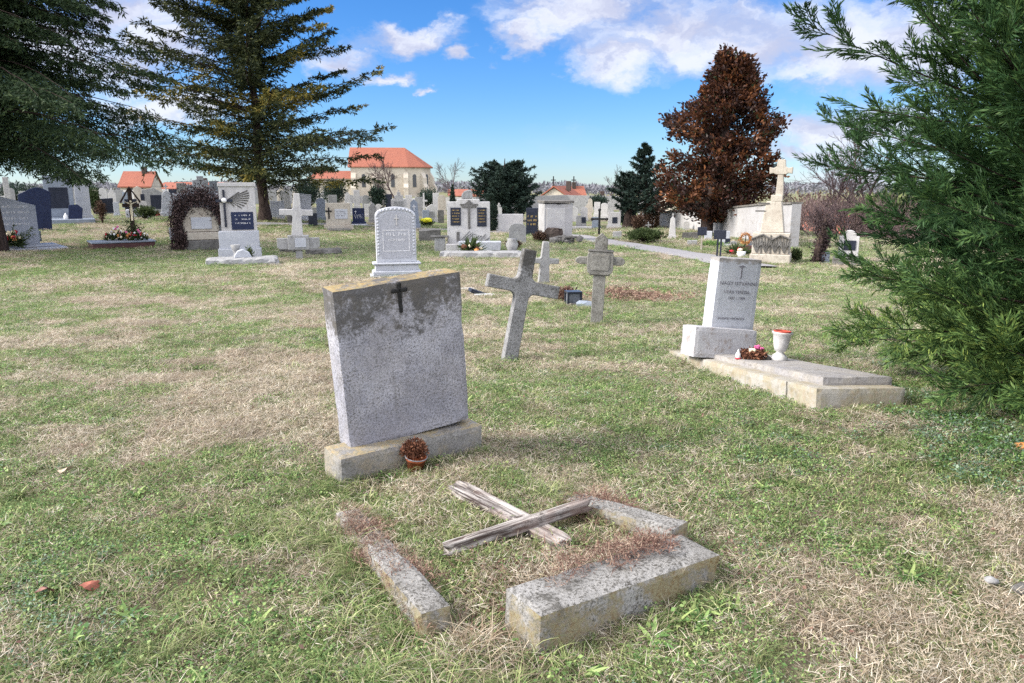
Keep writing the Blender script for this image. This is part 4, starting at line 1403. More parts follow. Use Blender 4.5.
mb.build('stems', M['bark'], e)
n = 6500; t_ = RS.rand(n)
ang_ = math.pi * (1.02 - 1.10 * t_)
cxv = np.cos(ang_) * W * .55; czv = H * .58 + np.sin(ang_) * H * .33
leftleg = RS.rand(n) < .28
cxv = np.where(leftleg, -W * .62 + RS.normal(size=n) * .05, cxv); czv = np.where(leftleg, RS.rand(n) * H * .6, czv)
thick = np.where(leftleg, .10, .10 + .12 * np.sin(np.clip(ang_, 0, math.pi)))
Pv = np.stack([cxv + RS.normal(size=n) * thick, -.15 + RS.normal(size=n) * .10, np.maximum(.03, czv + RS.normal(size=n) * thick)], 1)
V, Fc = diamonds(Pv, RS.normal(size=(n, 3)), .10, .035)
np_mesh('dead_leaves', V, Fc, M['vine_leaf'], e, RS.rand(n))
shrub(182.5, 252, 11, 22, 'vine_leaf', 'heap of dead vine at the left foot of the beige headstone', 'dead vine', 'vine_heap', 900, .10)

# --- tall stele with sunburst
p, H, s = spot(242, 259, 78)
W = 33 * s
e = empty('sunburst_monument', p, facing(p) - .03, 'tall pale monument with carved sunburst, black text panel and metal cross', 'monument')
mb = MB(); mb.box((0, 0, H * .36), (W, .30, H * .575), .01); mb.box((0, -.01, H * .93), (W * 1.06, .36, H * .05), .012); mb.build('stele', M['white'], e)
mb = MB(); mb.box((-.03, 0, H * .14), (W * 1.14, .42, H * .225), .012); mb.box((-.03, 0, -.15), (W * 1.22, .52, H * .142 + .15), .012); mb.build('plinth', M['white2'], e)
mb = MB()
for i, a_ in enumerate(np.linspace(-1.45, .20, 10)):
    dx, dz = math.cos(a_ + .35), math.sin(a_ + .62)
    L_ = W * (.62 if i not in (0, 9) else .4)
    x0, z0 = -W * .28, H * .77
    x1 = min(W * .42, x0 + dx * L_); z1 = min(H * .90, max(H * .66, z0 + (dz) * L_ * .7))
    ww = .020
    d_ = Vector((x1 - x0, 0, z1 - z0)); pr = Vector((-d_.z, 0, d_.x)).normalized() * ww
    mb.prism([(x0, z0), (x1 + pr.x, z1 + pr.z), (x1 - pr.x, z1 - pr.z)], -.165 - .0006 * i, -.14)
mb.build('sunburst', M['sooty'], e)
mb = MB(); mb.box((.10, -.16, H * .385), (W * .62, .03, H * .225), .004); mb.build('text_panel', M['navy'], e)
mb = MB()
for r_ in range(3): strokes(mb, -.10, .32, H * (.56 - .05 * r_), .04, -.178, 60 + r_)
mb.build('inscription', M['letter_white'], e)
mb = MB(); mb.box((-W * .37, -.20, H * .42), (.06, .07, H * .47), .004); mb.box((-W * .37, -.203, H * .735), (W * .46, .07, .08), .004)
mb.build('metal_cross', M['dark'], e)
mb = MB(); mb.lathe([(.075, 0), (.075, .05), (0, .06)], 12, (0, 0, 0)); cr = mb.build('rosette', M['plasticwhite'], e, True); cr.location = (-W * .37, -.22, H * .76); cr.rotation_euler = (R(90), 0, 0)
p2 = at(243, 266)
e = empty('grave_slab', p2, facing(p2), 'weathered grey kerb slab lying before the sunburst monument', 'grave slab')
mb = MB(); mb.rough((0, .5, -.15), (62 * s, .95, .34), bev=.02, cut=.12, amp=.03, chip=.05, seed=44); mb.build('slab', M['grey'], e)
q = atd(243, 256, p2.y + .45)
e = empty('book_stone', Vector((q.x, q.y, p2.z + .18)), facing(p2), 'small white open book stone on the kerb slab of the sunburst monument', 'memorial stone')
mb = MB(); mb.prism([(-.24, 0), (.24, 0), (.16, .16), (0, .24), (-.14, .2), (-.22, .08)], -.08, .08, .02); mb.build('book', M['white2'], e)
e = empty('stone_vase', Vector((q.x - .28, q.y + .25, p2.z + .18)), 0, 'grey stone vase standing at the foot of the sunburst monument', 'vase')
mb = MB(); mb.lathe([(.09, 0), (.10, .02), (.05, .08), (.10, .22), (.14, .34), (.12, .34), (0, .30)], 14); mb.build('vase', M['grey'], e, True)
shrub(249.5, 257, 8, 11, 'shrub_leaf', 'small dry plant in a pot right of the open book stone', 'potted plant', 'potted_plant', 260, .08, dist=p2.y + .7)

# --- double armed cross with low slab behind
p, H, s = spot(299.5, 260, 66)
e = empty('double_cross_monument', p, facing(p), 'pale stone cross tilted above a second low cross shaped panel stone', 'stone cross')
mb = MB(); mb.box((0, 0, -.15), (.20, .16, H * .22 + .15), .01); mb.prism([(-.62, H * .20), (-.55, H * .17), (.55, H * .17), (.62, H * .20), (.62, H * .34), (-.62, H * .34)], -.10, .10, .012)
mb.build('low_cross', M['grey'], e)
mb = MB(); mb.box((0, -.005, H * .16), (.62, .30, H * .22), .015); mb.build('panel_block', M['grey'], e)
mb = MB(); mb.box((.06, -.165, H * .20), (.32, .02, H * .14), .003); mb.build('panel', M['white2'], e)
mt = Matrix.Translation((-.02, 0, H * .38)) @ Matrix.Rotation(R(-3), 4, 'Y')
mb = MB(); mb.prism(cross_outline(H * .63, .34, .17, H * .30, H * .39, .50, .46, .05), -.08, .08, .012, mat=mt @ Matrix.Rotation(R(5), 4, 'Y')); mb.build('cross', M['white'], e)
p3 = at(325, 256)
e = empty('low_kerb_slab', p3, facing(p3) + .1, 'low mossy stone slab lying right of the double cross', 'grave slab')
mb = MB(); mb.rough((0, .3, -.15), (38 * s, .6, .37), bev=.02, cut=.12, amp=.03, chip=.05, seed=45); mb.build('slab', M['sooty'], e)
p3 = at(287, 254)
e = empty('mossy_stone', p3, 0, 'small mossy boulder left of the double cross', 'stone')
mb = MB(); mb.blob((0, .35, .1), .28, 3, .4, 8, squash=(1.2, .7, .8)); mb.build('boulder', M['sooty'], e)

# --- second row behind fir
rows = [
    (278, 219, 13, 18, 'block', 'white2', 'white square block stone right of the fir trunk', dict(plinth=False)),
    (288, 215, 11, 25, 'rect', 'white', 'tall white slab leaning left among the stones right of the fir trunk', dict(roll=-.10, dist=49)),
    (283, 214, 9, 29, 'steps', 'beige', 'pale stepped stone furthest back right of the fir trunk', dict(dist=60)),
    (304, 216, 13, 22, 'rect', 'white2', 'light leaning slab behind the double cross', dict(roll=.10, dist=46)),
    (321.5, 221, 10, 23, 'arch', 'greyblue', 'blue grey arched headstone left of the beige plaque headstone', dict()),
    (316, 219, 8, 12, 'low', 'grey', 'low grey block left of the blue grey arched headstone', dict(dist=52)),
    (339, 230, 28, 27, 'rect', 'beige', 'beige headstone with white plaque and dark cross at its left', dict(plaque=('white2', [(.10, .42, .44, .36)], 'letter_dark'), cross=(-.32, .42, .42, 'iron'), slab=(1.3, .12, 1.2, 'sooty'))),
    (359, 225, 14, 17, 'rect', 'navy', 'navy granite headstone right of the beige plaque headstone', dict(cross=(-.2, .66, .2, 'letter_white'), plaque=('navy', [(0, .3, .8, .4)], 'letter_white'), slab=(1.0, .08, 1.0, 'white2'))),
    (373, 222, 9, 19, 'shoulder', 'grey', 'grey shouldered headstone just right of the navy headstone', dict(dist=50)),
    (384, 218, 7, 18, 'cross', 'sooty', 'small dark stone cross left of the big pale monument', dict(plinth=False, dist=52)),
    (399.5, 224, 18, 32, 'steps', 'white', 'big pale stepped monument behind the arched headstone', dict(topcross=.08, plaque=('grey', [(0, .5, .5, .22)]), dist=50)),
    (414.5, 226, 12, 27, 'obelisk', 'greyblue', 'dark blue grey pillar stone behind the right of the arched headstone', dict(cross=(0, .6, .2, 'letter_white'), dist=46)),
    (432, 222, 13, 18, 'pent', 'white', 'small white gabled tomb left of the twin monument', dict(plaque=('grey', [(0, .15, .4, .45)]))),
    (441, 223, 6, 13, 'rect', 'sooty', 'narrow dark upright stone just left of the twin monument', dict(plinth=False)),
    (419, 212, 9, 15, 'rect', 'grey', 'grey upright slab in the far row left of the gabled tomb', dict(dist=66)),
    (430, 243, 22, 14, 'low', 'sooty', 'low dark lichened kerb lying left of the twin monument', dict(plinth=False, D=1.0, cat='grave kerb')),
    (509.5, 232, 27, 18, 'rect', 'white', 'wide pale wall shaped headstone behind the small arched relief stone', dict(plinth=False, D=.3)),
    (517.5, 244, 17, 21, 'arch', 'grey', 'grey arched stone with carved relief right of the twin monument', dict(plinth=False)),
    (532, 236, 14, 28, 'rect', 'dark', 'black headstone with gold lettering left of the big white tomb', dict(plaque=('dark', [(0, .2, .8, .7)], 'letter_gold'))),
    (581, 229, 12, 14, 'slant', 'grey', 'grey headstone with small black plaque beyond the path', dict(plaque=('dark', [(.2, .45, .35, .4)]))),
    (596, 229, 10, 12, 'rect', 'greyblue', 'plain blue grey headstone behind the dark iron cross', dict()),
    (573, 227, 11, 21, 'pent', 'white', 'pointed white headstone right behind the big white tomb', dict(dist=58)),
    (588, 226, 8, 23, 'steps', 'beige', 'stepped beige monument in the far row beyond the path', dict(dist=66)),
    (604, 224, 8, 21, 'arch', 'white', 'arched white stone in the far row left of the dark conifer', dict(dist=64)),
    (614, 229, 15, 17, 'rect', 'white', 'white headstone with black square plaque left of the dark conifer', dict(plaque=('dark', [(.03, .35, .32, .35)]))),
    (621, 226, 7, 22, 'obelisk', 'grey', 'slim grey obelisk touching the dark conifer', dict(dist=60)),
    (617, 239, 9, 8, 'low', 'grey', 'rough grey boulder stone left of the low green shrub', dict(plinth=False, cat='stone')),
    (672, 240, 8, 24, 'obelisk', 'white', 'small white obelisk right of the low green shrub', dict(topcross=.12)),
    (690, 240, 16, 8, 'low', 'sooty', 'low dark mossy stone left of the magnolia trunk', dict(plinth=False)),
    (648, 232, 6, 10, 'cross', 'white', 'tiny white cross against the rust brown shrub', dict(plinth=False)),
    (686, 231, 7, 10, 'arch', 'white', 'small white arched stone by the wall niche', dict()),
    (723, 247, 14, 16, 'rect', 'white2', 'white headstone with dark corner plaque behind the signboards', dict(plaque=('dark', [(.3, .25, .35, .3)]))),
    (692, 246, 10, 6, 'low', 'grey', 'grey low kerb stone under the left signboard', dict(plinth=False)),
    (847, 264, 22, 34, 'shoulder', 'white', 'white headstone with black square panel near the right conifer', dict(plaque=('dark', [(.04, .42, .50, .28)]), slab=(.9, .25, .75, 'sooty'))),
    (821, 264, 18, 12, 'low', 'greyblue', 'low blue grey stone behind the dead stump on the right', dict()),
    (752, 249, 8, 14, 'slant', 'greyblue', 'small slanted blue grey stone left of the tall cross monument', dict(plinth=False, dist=27)),
    (746, 256, 14, 11, 'wave', 'redgranite', 'glossy dark red granite stone left of the tall cross monument', dict(plinth=False, dist=24.5)),
    (229, 212, 8, 20, 'rect', 'grey', 'grey stone standing behind the left of the sunburst monument', dict(dist=55)),
    (54, 206, 8, 20, 'rect', 'white', 'white slab high behind the left of the grey monument', dict(dist=58, plinth=False)),
    (190, 208, 9, 24, 'pent', 'white', 'far white pointed stone above the vine arch left side', dict(dist=62)),
    (160, 207, 12, 19, 'shoulder', 'beige', 'far beige shouldered stone behind the broad grey headstone', dict(dist=64)),
    (311, 210, 8, 18, 'cross', 'white', 'far white stone cross behind the leaning slab', dict(dist=62, plinth=False)),
    (333, 209, 10, 14, 'rect', 'grey', 'far grey stone above the beige plaque headstone', dict(dist=64)),
    (348, 210, 8, 18, 'obelisk', 'white', 'far white obelisk above the right of the beige plaque headstone', dict(dist=66)),
    (366, 209, 8, 14, 'arch', 'grey', 'far grey arched stone under the bare tree', dict(dist=66)),
    (561, 224, 6, 24, 'rect', 'grey', 'far grey pillar peeping right of the big white tomb', dict(dist=60, plinth=False)),
    (12, 206, 9, 18, 'arch', 'grey', 'far grey arched stone left of the navy headstone under the spruce', dict(dist=56)),
    (46, 208, 7, 15, 'obelisk', 'white', 'small far white obelisk just right of the navy headstone under the spruce', dict(dist=62)),
    (95, 204, 9, 14, 'rect', 'beige', 'far beige slab between the ornate headstone and the low black stone', dict(dist=68)),
    (113, 205, 8, 17, 'steps', 'white', 'far white stepped stone left of the crucifix top', dict(dist=64)),
    (128, 204, 10, 12, 'rect', 'greyblue', 'far blue grey block directly behind the crucifix', dict(dist=70)),
    (139, 205, 9, 19, 'pent', 'beige', 'far beige pointed stone beneath the bright orange roof', dict(dist=66)),
    (148, 204, 7, 14, 'cross', 'grey', 'far grey stone cross beneath the right end of the bright orange roof', dict(dist=60, plinth=False)),
    (175, 205, 11, 16, 'rect', 'dark', 'far black stone behind the pale obelisk gravestone', dict(dist=66)),
    (196, 203, 9, 16, 'rect', 'greyblue', 'far blue grey stone above the middle of the vine arch', dict(dist=74)),
    (210, 204, 8, 19, 'cross', 'white', 'far white cross above the right of the vine arch', dict(dist=66, plinth=False)),
    (272, 206, 8, 16, 'rect', 'grey', 'far grey slab touching the right of the fir trunk', dict(dist=70)),
    (296, 206, 8, 20, 'obelisk', 'beige', 'far beige obelisk between the two leaning slabs', dict(dist=72)),
    (306, 203, 10, 12, 'low', 'dark', 'far low black stone above the double cross arms', dict(dist=74)),
    (325, 206, 8, 17, 'steps', 'white', 'far white stepped stone above the blue grey arched headstone', dict(dist=72)),
    (342, 205, 10, 12, 'rect', 'beige', 'far wide beige stone before the church nave', dict(dist=76)),
    (357, 206, 7, 16, 'rect', 'white', 'far white slab above the navy headstone', dict(dist=72)),
    (376, 207, 8, 15, 'pent', 'beige', 'far beige pointed stone under the bare church tree', dict(dist=76)),
    (389, 206, 8, 12, 'rect', 'dark', 'far black stone left of the big pale monument', dict(dist=74)),
    (424, 210, 7, 17, 'cross', 'white', 'far white cross right of the blue grey pillar stone', dict(dist=70, plinth=False)),
    (442, 209, 9, 14, 'arch', 'beige', 'far beige arched stone left of the pointed thuja', dict(dist=72)),
    (505, 212, 9, 12, 'rect', 'white', 'far white stone above the wide wall shaped headstone', dict(dist=70)),
    (577, 213, 8, 12, 'rect', 'grey', 'far grey stone under the chapel', dict(dist=76)),
    (590, 212, 7, 14, 'obelisk', 'beige', 'far beige obelisk under the right of the chapel', dict(dist=78)),
    (610, 213, 8, 11, 'pent', 'grey', 'far grey pointed stone left of the ragged conifer', dict(dist=76)),
    (5, 210, 8, 14, 'rect', 'white', 'far white block showing left of the spruce trunk', dict(dist=52)),
    (24, 203, 8, 12, 'rect', 'grey', 'far grey slab over the left end of the navy headstone', dict(dist=66)),
    (104, 203, 8, 15, 'arch', 'white', 'far white arched stone over the low black granite headstone', dict(dist=60)),
    (117, 214, 6, 12, 'rect', 'white2', 'small white stone between low black stone and crucifix', dict(dist=46)),
    (144, 213, 8, 12, 'arch', 'white', 'small white arched stone left of the broad grey headstone', dict(dist=50)),
    (164, 203, 8, 13, 'rect', 'white', 'far white block left over the pale obelisk', dict(dist=72)),
    (178, 218, 8, 15, 'arch', 'greyblue', 'blue grey arched stone between pale obelisk and vine arch', dict(dist=42)),
    (184, 204, 8, 15, 'steps', 'white', 'far white stepped stone between black stone and pointed stone', dict(dist=70)),
    (224, 205, 7, 16, 'rect', 'white', 'far white slab touching the left edge of the sunburst monument', dict(dist=66)),
    (281, 203, 8, 13, 'arch', 'beige', 'far beige arched stone above the white square block', dict(dist=76)),
    (292, 221, 9, 14, 'low', 'sooty', 'low dark mossy stone left of the double cross shaft', dict(dist=44, plinth=False)),
    (313, 222, 9, 9, 'low', 'dark', 'low black slab right of the double cross shaft', dict(dist=42, plinth=False)),
    (318, 203, 7, 15, 'cross', 'white', 'far white cross over the left of the blue grey arched headstone', dict(dist=70, plinth=False)),
    (330, 217, 8, 12, 'rect', 'white', 'white block left over the beige plaque headstone', dict(dist=56)),
    (350, 216, 7, 14, 'arch', 'white', 'white arched stone over the gap beside the navy headstone', dict(dist=58)),
    (368, 217, 7, 13, 'rect', 'white', 'white upright stone over the right of the navy headstone', dict(dist=58)),
    (379, 216, 7, 12, 'arch', 'white', 'white arched stone left of the small dark stone cross', dict(dist=62)),
    (409, 208, 8, 13, 'rect', 'white', 'far white slab over the big pale monument right shoulder', dict(dist=70)),
    (426, 221, 8, 11, 'rect', 'greyblue', 'blue grey block left of the small gabled tomb', dict(dist=56)),
    (436, 208, 7, 15, 'rect', 'white', 'far white slab over the gabled tomb', dict(dist=74)),
    (499, 219, 7, 16, 'steps', 'white', 'white stepped stone over the left of the wide wall shaped headstone', dict(dist=56)),
    (515, 217, 8, 14, 'arch', 'white', 'white arched stone over the right of the wide wall shaped headstone', dict(dist=58)),
    (523, 214, 6, 16, 'cross', 'grey', 'far grey cross left over the black gold lettered headstone', dict(dist=64, plinth=False)),
    (567, 218, 7, 17, 'rect', 'beige', 'beige slab over the rubble heap', dict(dist=62)),
    (584, 221, 8, 14, 'arch', 'white', 'white arched stone over the grey slanted headstone beyond the path', dict(dist=60)),
    (597, 216, 7, 14, 'rect', 'white', 'white slab over the top of the slender iron cross', dict(dist=68)),
    (660, 226, 7, 13, 'rect', 'grey', 'grey slab leaning by the churchyard wall left end', dict(dist=48)),
    (733, 250, 8, 9, 'arch', 'grey', 'small grey arched stone left of the orange ring wreath', dict(dist=29)),
    (708, 240, 9, 9, 'rect', 'white2', 'small white block stone between the two signboards', dict(dist=33)),
]
for (px_, by_, w_, h_, sh, mt_, lab, kw) in rows:
    grave(px_, by_, w_, h_, sh, mt_, lab, **kw)

# --- dark iron cross beyond the path
p, H, s = spot(599, 236, 26)
e = empty('iron_cross', p, facing(p) + .1, 'slender dark iron cross standing alone beyond the gravel path', 'cross')
mb = MB(); mb.box((0, 0, -.1), (.10, .08, H + .1), .01); mb.box((0, 0, H * .62), (.75, .07, .09), .01)
for q in ((-.36, H * .65), (.36, H * .65), (0, H)): mb.blob((q[0], 0, q[1]), .09, 1, .1)
mb.build('cross_body', M['iron'], e)
p = at(579, 230); e = empty('white_kerb', p, facing(p), 'long white painted kerb beyond the path left of the iron cross', 'grave kerb')
mb = MB(); mb.box((0, 0, -.1), (25 * p.y / F_PX, .3, .30), .02); mb.build('kerb', M['plaster'], e)

# --- twin monument with black panels
p, H, s = spot(469, 252, 52)
W = 42 * s
e = empty('twin_monument', p, facing(p), 'wide pale family monument with two black panels and dark central cross', 'monument')
mb = MB(); mb.prism([(-W / 2, -.15), (W / 2, -.15), (W / 2, H * .97), (W * .26, H * .97), (W * .26, H * 1.02), (-W * .26, H * 1.02), (-W * .26, H * .97), (-W / 2, H * .97)], -.18, .18, .015); mb.build('wall', M['white'], e)
mb = MB(); mb.prism([(-W * .16, H * 1.021), (W * .10, H * 1.021), (W * .10, H * 1.16), (W * .04, H * 1.2), (-W * .10, H * 1.17), (-W * .16, H * 1.1)], -.14, .14, .03); mb.build('crest', M['grey'], e)
mb = MB(); mb.box((-W * .30, -.19, H * .52), (W * .24, .04, H * .34), .005); mb.build('panel', M['dark'], e)
mb = MB(); mb.box((W * .31, -.19, H * .50), (W * .22, .04, H * .36), .005); mb.build('panel', M['dark'], e)
mb = MB()
for r_ in range(5):
    strokes(mb, -W * .38, -W * .22, H * (.80 - .055 * r_), .035, -.2125, 70 + r_); strokes(mb, W * .235, W * .385, H * (.80 - .055 * r_), .035, -.2125, 80 + r_)
mb.build('inscription', M['letter_gold'], e)
mb = MB(); mb.box((.02, -.20, H * .46), (.075, .05, H * .54), .005); mb.box((.02, -.202, H * .86), (W * .34, .05, .07), .005)
for sx in (-1, 1): mb.prism([(.02, H * .99), (.02 + sx * .16, H * .93), (.02 + sx * .30, H * .93), (.02 + sx * .30, H * .90), (.02, H * .92)], -.21, -.181)
mb.build('cross', M['sooty'], e)
mb = MB(); mb.box((-W * .25, -.2, H * .22), (.10, .03, H * .18), .004); mb.build('small_relief', M['sooty'], e)
mb = MB()
for k in range(7): mb.tube([(-W * .25 + W * .1 * k, -.19, H * .22), (-W * .12 + W * .1 * k, -.20, H * (.30 + .03 * (k % 3))), (W * .02 + W * .07 * k, -.19, H * (.42 - .03 * k))], .022, 5)
mb.build('carved_branches', M['grey'], e)
mb = MB(); mb.box((-W * .36, -.35, -.15), (.52, .5, H * .18 + .15), .02); mb.build('side_block', M['white'], e)
mb = MB(); mb.box((W * .25, -.75, .12), (1.35, .4, .30), .02, taper=(1.06, 1.1)); mb.build('trough', M['white2'], e)
q = atd(440, 250, p.y - .4); p4 = Vector((q.x, q.y, hz(q.x, q.y)))
e = empty('stone_plinth_block', p4, facing(p4), 'square grey stone block with dark top left of the twin monument', 'stone block')
mb = MB(); mb.box((0, 0, -.1), (.36, .36, .62), .02); mb.build('block', M['grey'], e)
mb = MB(); mb.box((0, 0, .522), (.62, .46, .05), .01); mb.build('cap', M['sooty'], e)
p5 = at(481, 259)
e = empty('long_kerb_slab', p5, facing(p5) - .05, 'long grey kerb running in front of the twin monument', 'grave kerb')
mb = MB(); mb.rough((0, .35, -.15), (84 * p5.y / F_PX, .7, .36), bev=.02, cut=.15, amp=.02, chip=.05, seed=47); mb.build('kerb', M['grey'], e)
flowerpile('dried_flowers', p5 + Vector((-.35, .9, .15)), .4, .3, 14, ['brownplant', 'cream', 'orangefl'], 'withered flower arrangement before the twin monument', 'flowers', 31)
e = empty('stone_vase', p5 + Vector((.95, .75, .15)), 0, 'round grey stone vase right of the trough of the twin monument', 'vase')
mb = MB(); mb.lathe([(.12, 0), (.16, .1), (.2, .25), (.14, .36), (.17, .42), (0, .40)], 14); mb.build('vase', M['grey'], e, True)
shrub(513, 251, 17, 11, 'rust_leaf', 'low brown dried plants under the grey arched relief stone', n=600, leaf=.1)
shrub(449.5, 256, 8, 0, 'yew_leaf', '', n=1) if False else None
shrub(493.5, 232, 7, 29, 'yew_leaf', 'narrow dark column thuja right behind the twin monument', 'thuja', 'column_thuja', 2200, .12, shape='column')
shrub(453, 226, 8, 40, 'yew_leaf', 'pointed column thuja behind the left of the twin monument', 'thuja', 'column_thuja', 1800, .16, dist=55, shape='cone')
e_ = shrub(427, 227, 20, 8, 'shrub_leaf', 'low green plants with yellow flower left of the twin monument', 'plants', 'low_plants', 900, .12, tmax=1)
mb = MB(); mb.blob((0, -.3, .45), .30, 2, .3, 3, squash=(1.3, .6, .5)); mb.build('blossoms', M['yellowfl'], e_)

# --- big white tomb and rubble beside it
p, H, s = spot(555, 241, 39)
e = empty('tomb_block', p, facing(p) + .25, 'large plain white tomb wall with dark flat top', 'tomb')
mb = MB(); mb.rough((0, 0, -.15), (29 * s, 1.2, H + .10), bev=.02, cut=.2, amp=.015, chip=.03, seed=51); mb.build('wall', M['plaster'], e)
mb = MB(); mb.box((0, 0, H - .03), (30 * s, 1.32, .10), .01); mb.build('cap', M['roofstone'], e)
mb = MB(); mb.box((-3 * s, -.605, H * .15), (18 * s, .03, H * .7), .01); mb.build('panel', M['white'], e)
p6 = at(554, 243)
e = empty('brick_stump', p6, facing(p6), 'dark brick stub wall at the foot of the big white tomb', 'brick wall')
mb = MB(); mb.rough((0, .3, -.1), (17 * p6.y / F_PX, .5, .72), bev=.03, cut=.12, amp=.05, chip=.1, seed=52); mb.build('bricks', M['brickdark'], e)
p6 = at(565, 245)
e = empty('rubble_heap', p6, facing(p6), 'grey rubble heap with a slab right of the brick stub wall', 'rubble')
mb = MB()
for k in range(14): mb.blob((random.uniform(-.6, .6), .3 + random.uniform(-.25, .3), .08 + random.uniform(0, .16)), random.uniform(.10, .24), 1, .5, k)
mb.box((.1, .3, .26), (.8, .4, .08), .01)
mb.build('rubble', M['sooty'], e)
shrub(540, 243, 14, 12, 'rust_leaf', 'brown dry twiggy plants left of the brick stub wall', 'shrub', n=700, leaf=.11)

# --- debris on the grass near the crosses
p7 = at(479, 296)
e = empty('fallen_plaque', p7, .3, 'black and white fallen plaque fragment on the grass left of the tilted cross', 'broken plaque')
mb = MB(); mb.box((0, 0, .02), (.42, .22, .07), .01, mat=Matrix.Rotation(.35, 4, 'Y')); mb.build('black_piece', M['dark'], e)
mb = MB(); mb.box((.13, -.12, .01), (.36, .16, .05), .01, mat=Matrix.Rotation(-.5, 4, 'Z')); mb.build('white_piece', M['white2'], e)
p7 = at(466, 291)
e = empty('stone_fragment', p7, .1, 'flat pale stone fragment in the grass right of the leaning headstone', 'stone')
mb = MB(); mb.blob((0, 0, .02), .16, 2, .4, 3, squash=(1.4, .7, .3)); mb.build('fragment', M['white'], e)
p7 = at(573, 306)
e = empty('grave_lantern', p7, .2, 'small dark square lantern on the grass right of the tilted cross', 'lantern')
mb = MB(); mb.box((0, 0, 0), (.25, .22, .03), .004); mb.box((0, 0, .22), (.25, .22, .03), .004)
for sx in (-1, 1):
    for sy in (-1, 1): mb.box((sx * .11, sy * .09, .03), (.025, .025, .19))
mb.build('frame', M['dark'], e)
mb = MB(); mb.box((0, 0, .031), (.20, .17, .188)); mb.build('pane', M['metalgrey'], e)
shrub(566, 303, 24, 17, 'redweed', 'tuft of dried pinkish stalks behind the small dark lantern', 'dried plant', 'dried_stalks', 500, .07, dist=p7.y + .45, stems=True, barkm='baretwig')
p7 = at(585, 308)
e = empty('stone_fragment', p7, .1, 'broken grey stone piece between the small lantern and panelled cross', 'stone')
mb = MB(); mb.blob((0, 0, .04), .13, 2, .4, 7, squash=(1.3, .8, .6)); mb.build('fragment', M['greyblue'], e)
p7 = at(607, 299)
e = empty('leaf_heap', p7, 0, 'low heap of reddish dead leaves right of the panelled cross', 'leaf heap'); tag(e, kind='stuff')
n = 2600
Pq = np.stack([RS.normal(size=n) * .42 + .45, RS.normal(size=n) * .28, np.abs(RS.normal(size=n)) * .05 + .03], 1)
Pq[:, 2] += .10 * np.exp(-((Pq[:, 0] - .1) ** 2 + Pq[:, 1] ** 2) / .08)
V, Fc = diamonds(Pq, RS.normal(size=(n, 3)) * np.array([[1, 1, .3]]), .06, .02)
hp_ = np_mesh('dead_leaves', V, Fc, M['redweed'], e, .55 + .45 * RS.rand(n))

# --- signboards
for (px_, by_, h_, bw, bh, lab) in ((701, 252, 25, 9, 8, 'small dark signboard on a thin post under the magnolia'), (718.5, 258, 28, 12, 9, 'larger dark signboard on two posts right of the magnolia trunk')):
    p, H, s = spot(px_, by_, h_)
    e = empty('signboard', p, facing(p) + .1, lab, 'sign', 'dark signboards by the magnolia')
    if bw > 10:
        for sx in (-1, 1):
            mb = MB(); mb.box((sx * 1.6 * s, 0, -.1), (.05, .05, H - .1), .004); mb.build('post', M['sign'], e)
    else:
        mb = MB(); mb.box((0, 0, -.1), (.05, .05, H - .1), .004); mb.build('post', M['beige'], e)
    mb = MB(); mb.box((0, -.045, H - bh * s), (bw * s, .035, bh * s), .006); mb.build('board', M['sign'], e)

# --- tall cross monument
p, H, s = spot(770, 263, 104)
e = empty('tall_cross_monument', p, facing(p) - .06, 'tall pale stone monument carrying a large cross above carved relief block', 'monument')
W = 38 * s
mb = MB(); mb.box((0, .1, -.2), (W, .95, H * .095 + .2), .02); mb.build('base', M['beige'], e)
mb = MB(); mb.box((0, .1, H * .095), (W * .92, .80, H * .205), .015); mb.build('relief_block', M['beige'], e)
mb = MB()
for k in range(4):
    cx_ = -W * .34 + k * W * .225
    for a_ in np.linspace(.3, math.pi - .3, 6): mb.tube([(cx_, -.315, H * .11), (cx_ + .10 * math.cos(a_), -.33, H * .18), (cx_ + .19 * math.cos(a_), -.31, H * (.20 + .06 * math.sin(a_)))], .018, 5)
    mb.box((cx_ + W * .11, -.31, H * .10), (.03, .03, H * .18), .004)
mb.tube([(-W * .48, -.33, H * .24), (-W * .2, -.34, H * .285), (W * .03, -.34, H * .235), (W * .22, -.34, H * .28), (W * .5, -.33, H * .24)], .03, 6)
mb.build('relief', M['sooty'], e)
mb = MB(); mb.box((-.0, .1, H * .30), (W * .60, .55, H * .30), .02, taper=(.62, .7)); mb.box((.06, .1, H * .60), (W * .28, .38, H * .06), .01)
mb.build('pedestal', M['beige'], e)
mb = MB()
for (zz, xx) in ((.50, -.34), (.575, -.27)): mb.box((xx, .0, H * zz), (.30, .25, .035), .006)
mb.box((W * .33, .05, H * .2), (.1, .1, .04))
mb.build('bracket', M['sooty'], e)
mb = MB()
sh_ = .095 * 1.9
mb.prism([(-.105, H * .655), (.105, H * .655), (.075, H * .86), (-.075, H * .86)], -.02, .20, .012, mat=Matrix.Translation((.12, 0, 0)))
mb.prism([(-.13, H * .855), (.13, H * .855), (.20, H * .868), (.30, H * .86), (.31, H * .925), (.20, H * .915), (.12, H * .93), (.10, H * .995), (-.10, H * .995), (-.12, H * .93), (-.20, H * .915), (-.31, H * .925), (-.30, H * .86), (-.20, H * .868)], -.035, .215, .012, mat=Matrix.Translation((.12, 0, 0)))
mb.build('cross', M['beige'], e)
q = p + Vector((-.95, .15, 0)); q.z = hz(q.x, q.y)
flowerpile('dark_flowers', at(738, 256), .4, .35, 10, ['brownplant', 'red', 'cream'], 'dark flower bowl beside the red granite stone', 'flowers', 41)
p8 = at(741, 258); e = empty('white_pot', p8, 0, 'small white pot by the red granite stone left of the tall cross monument', 'pot')
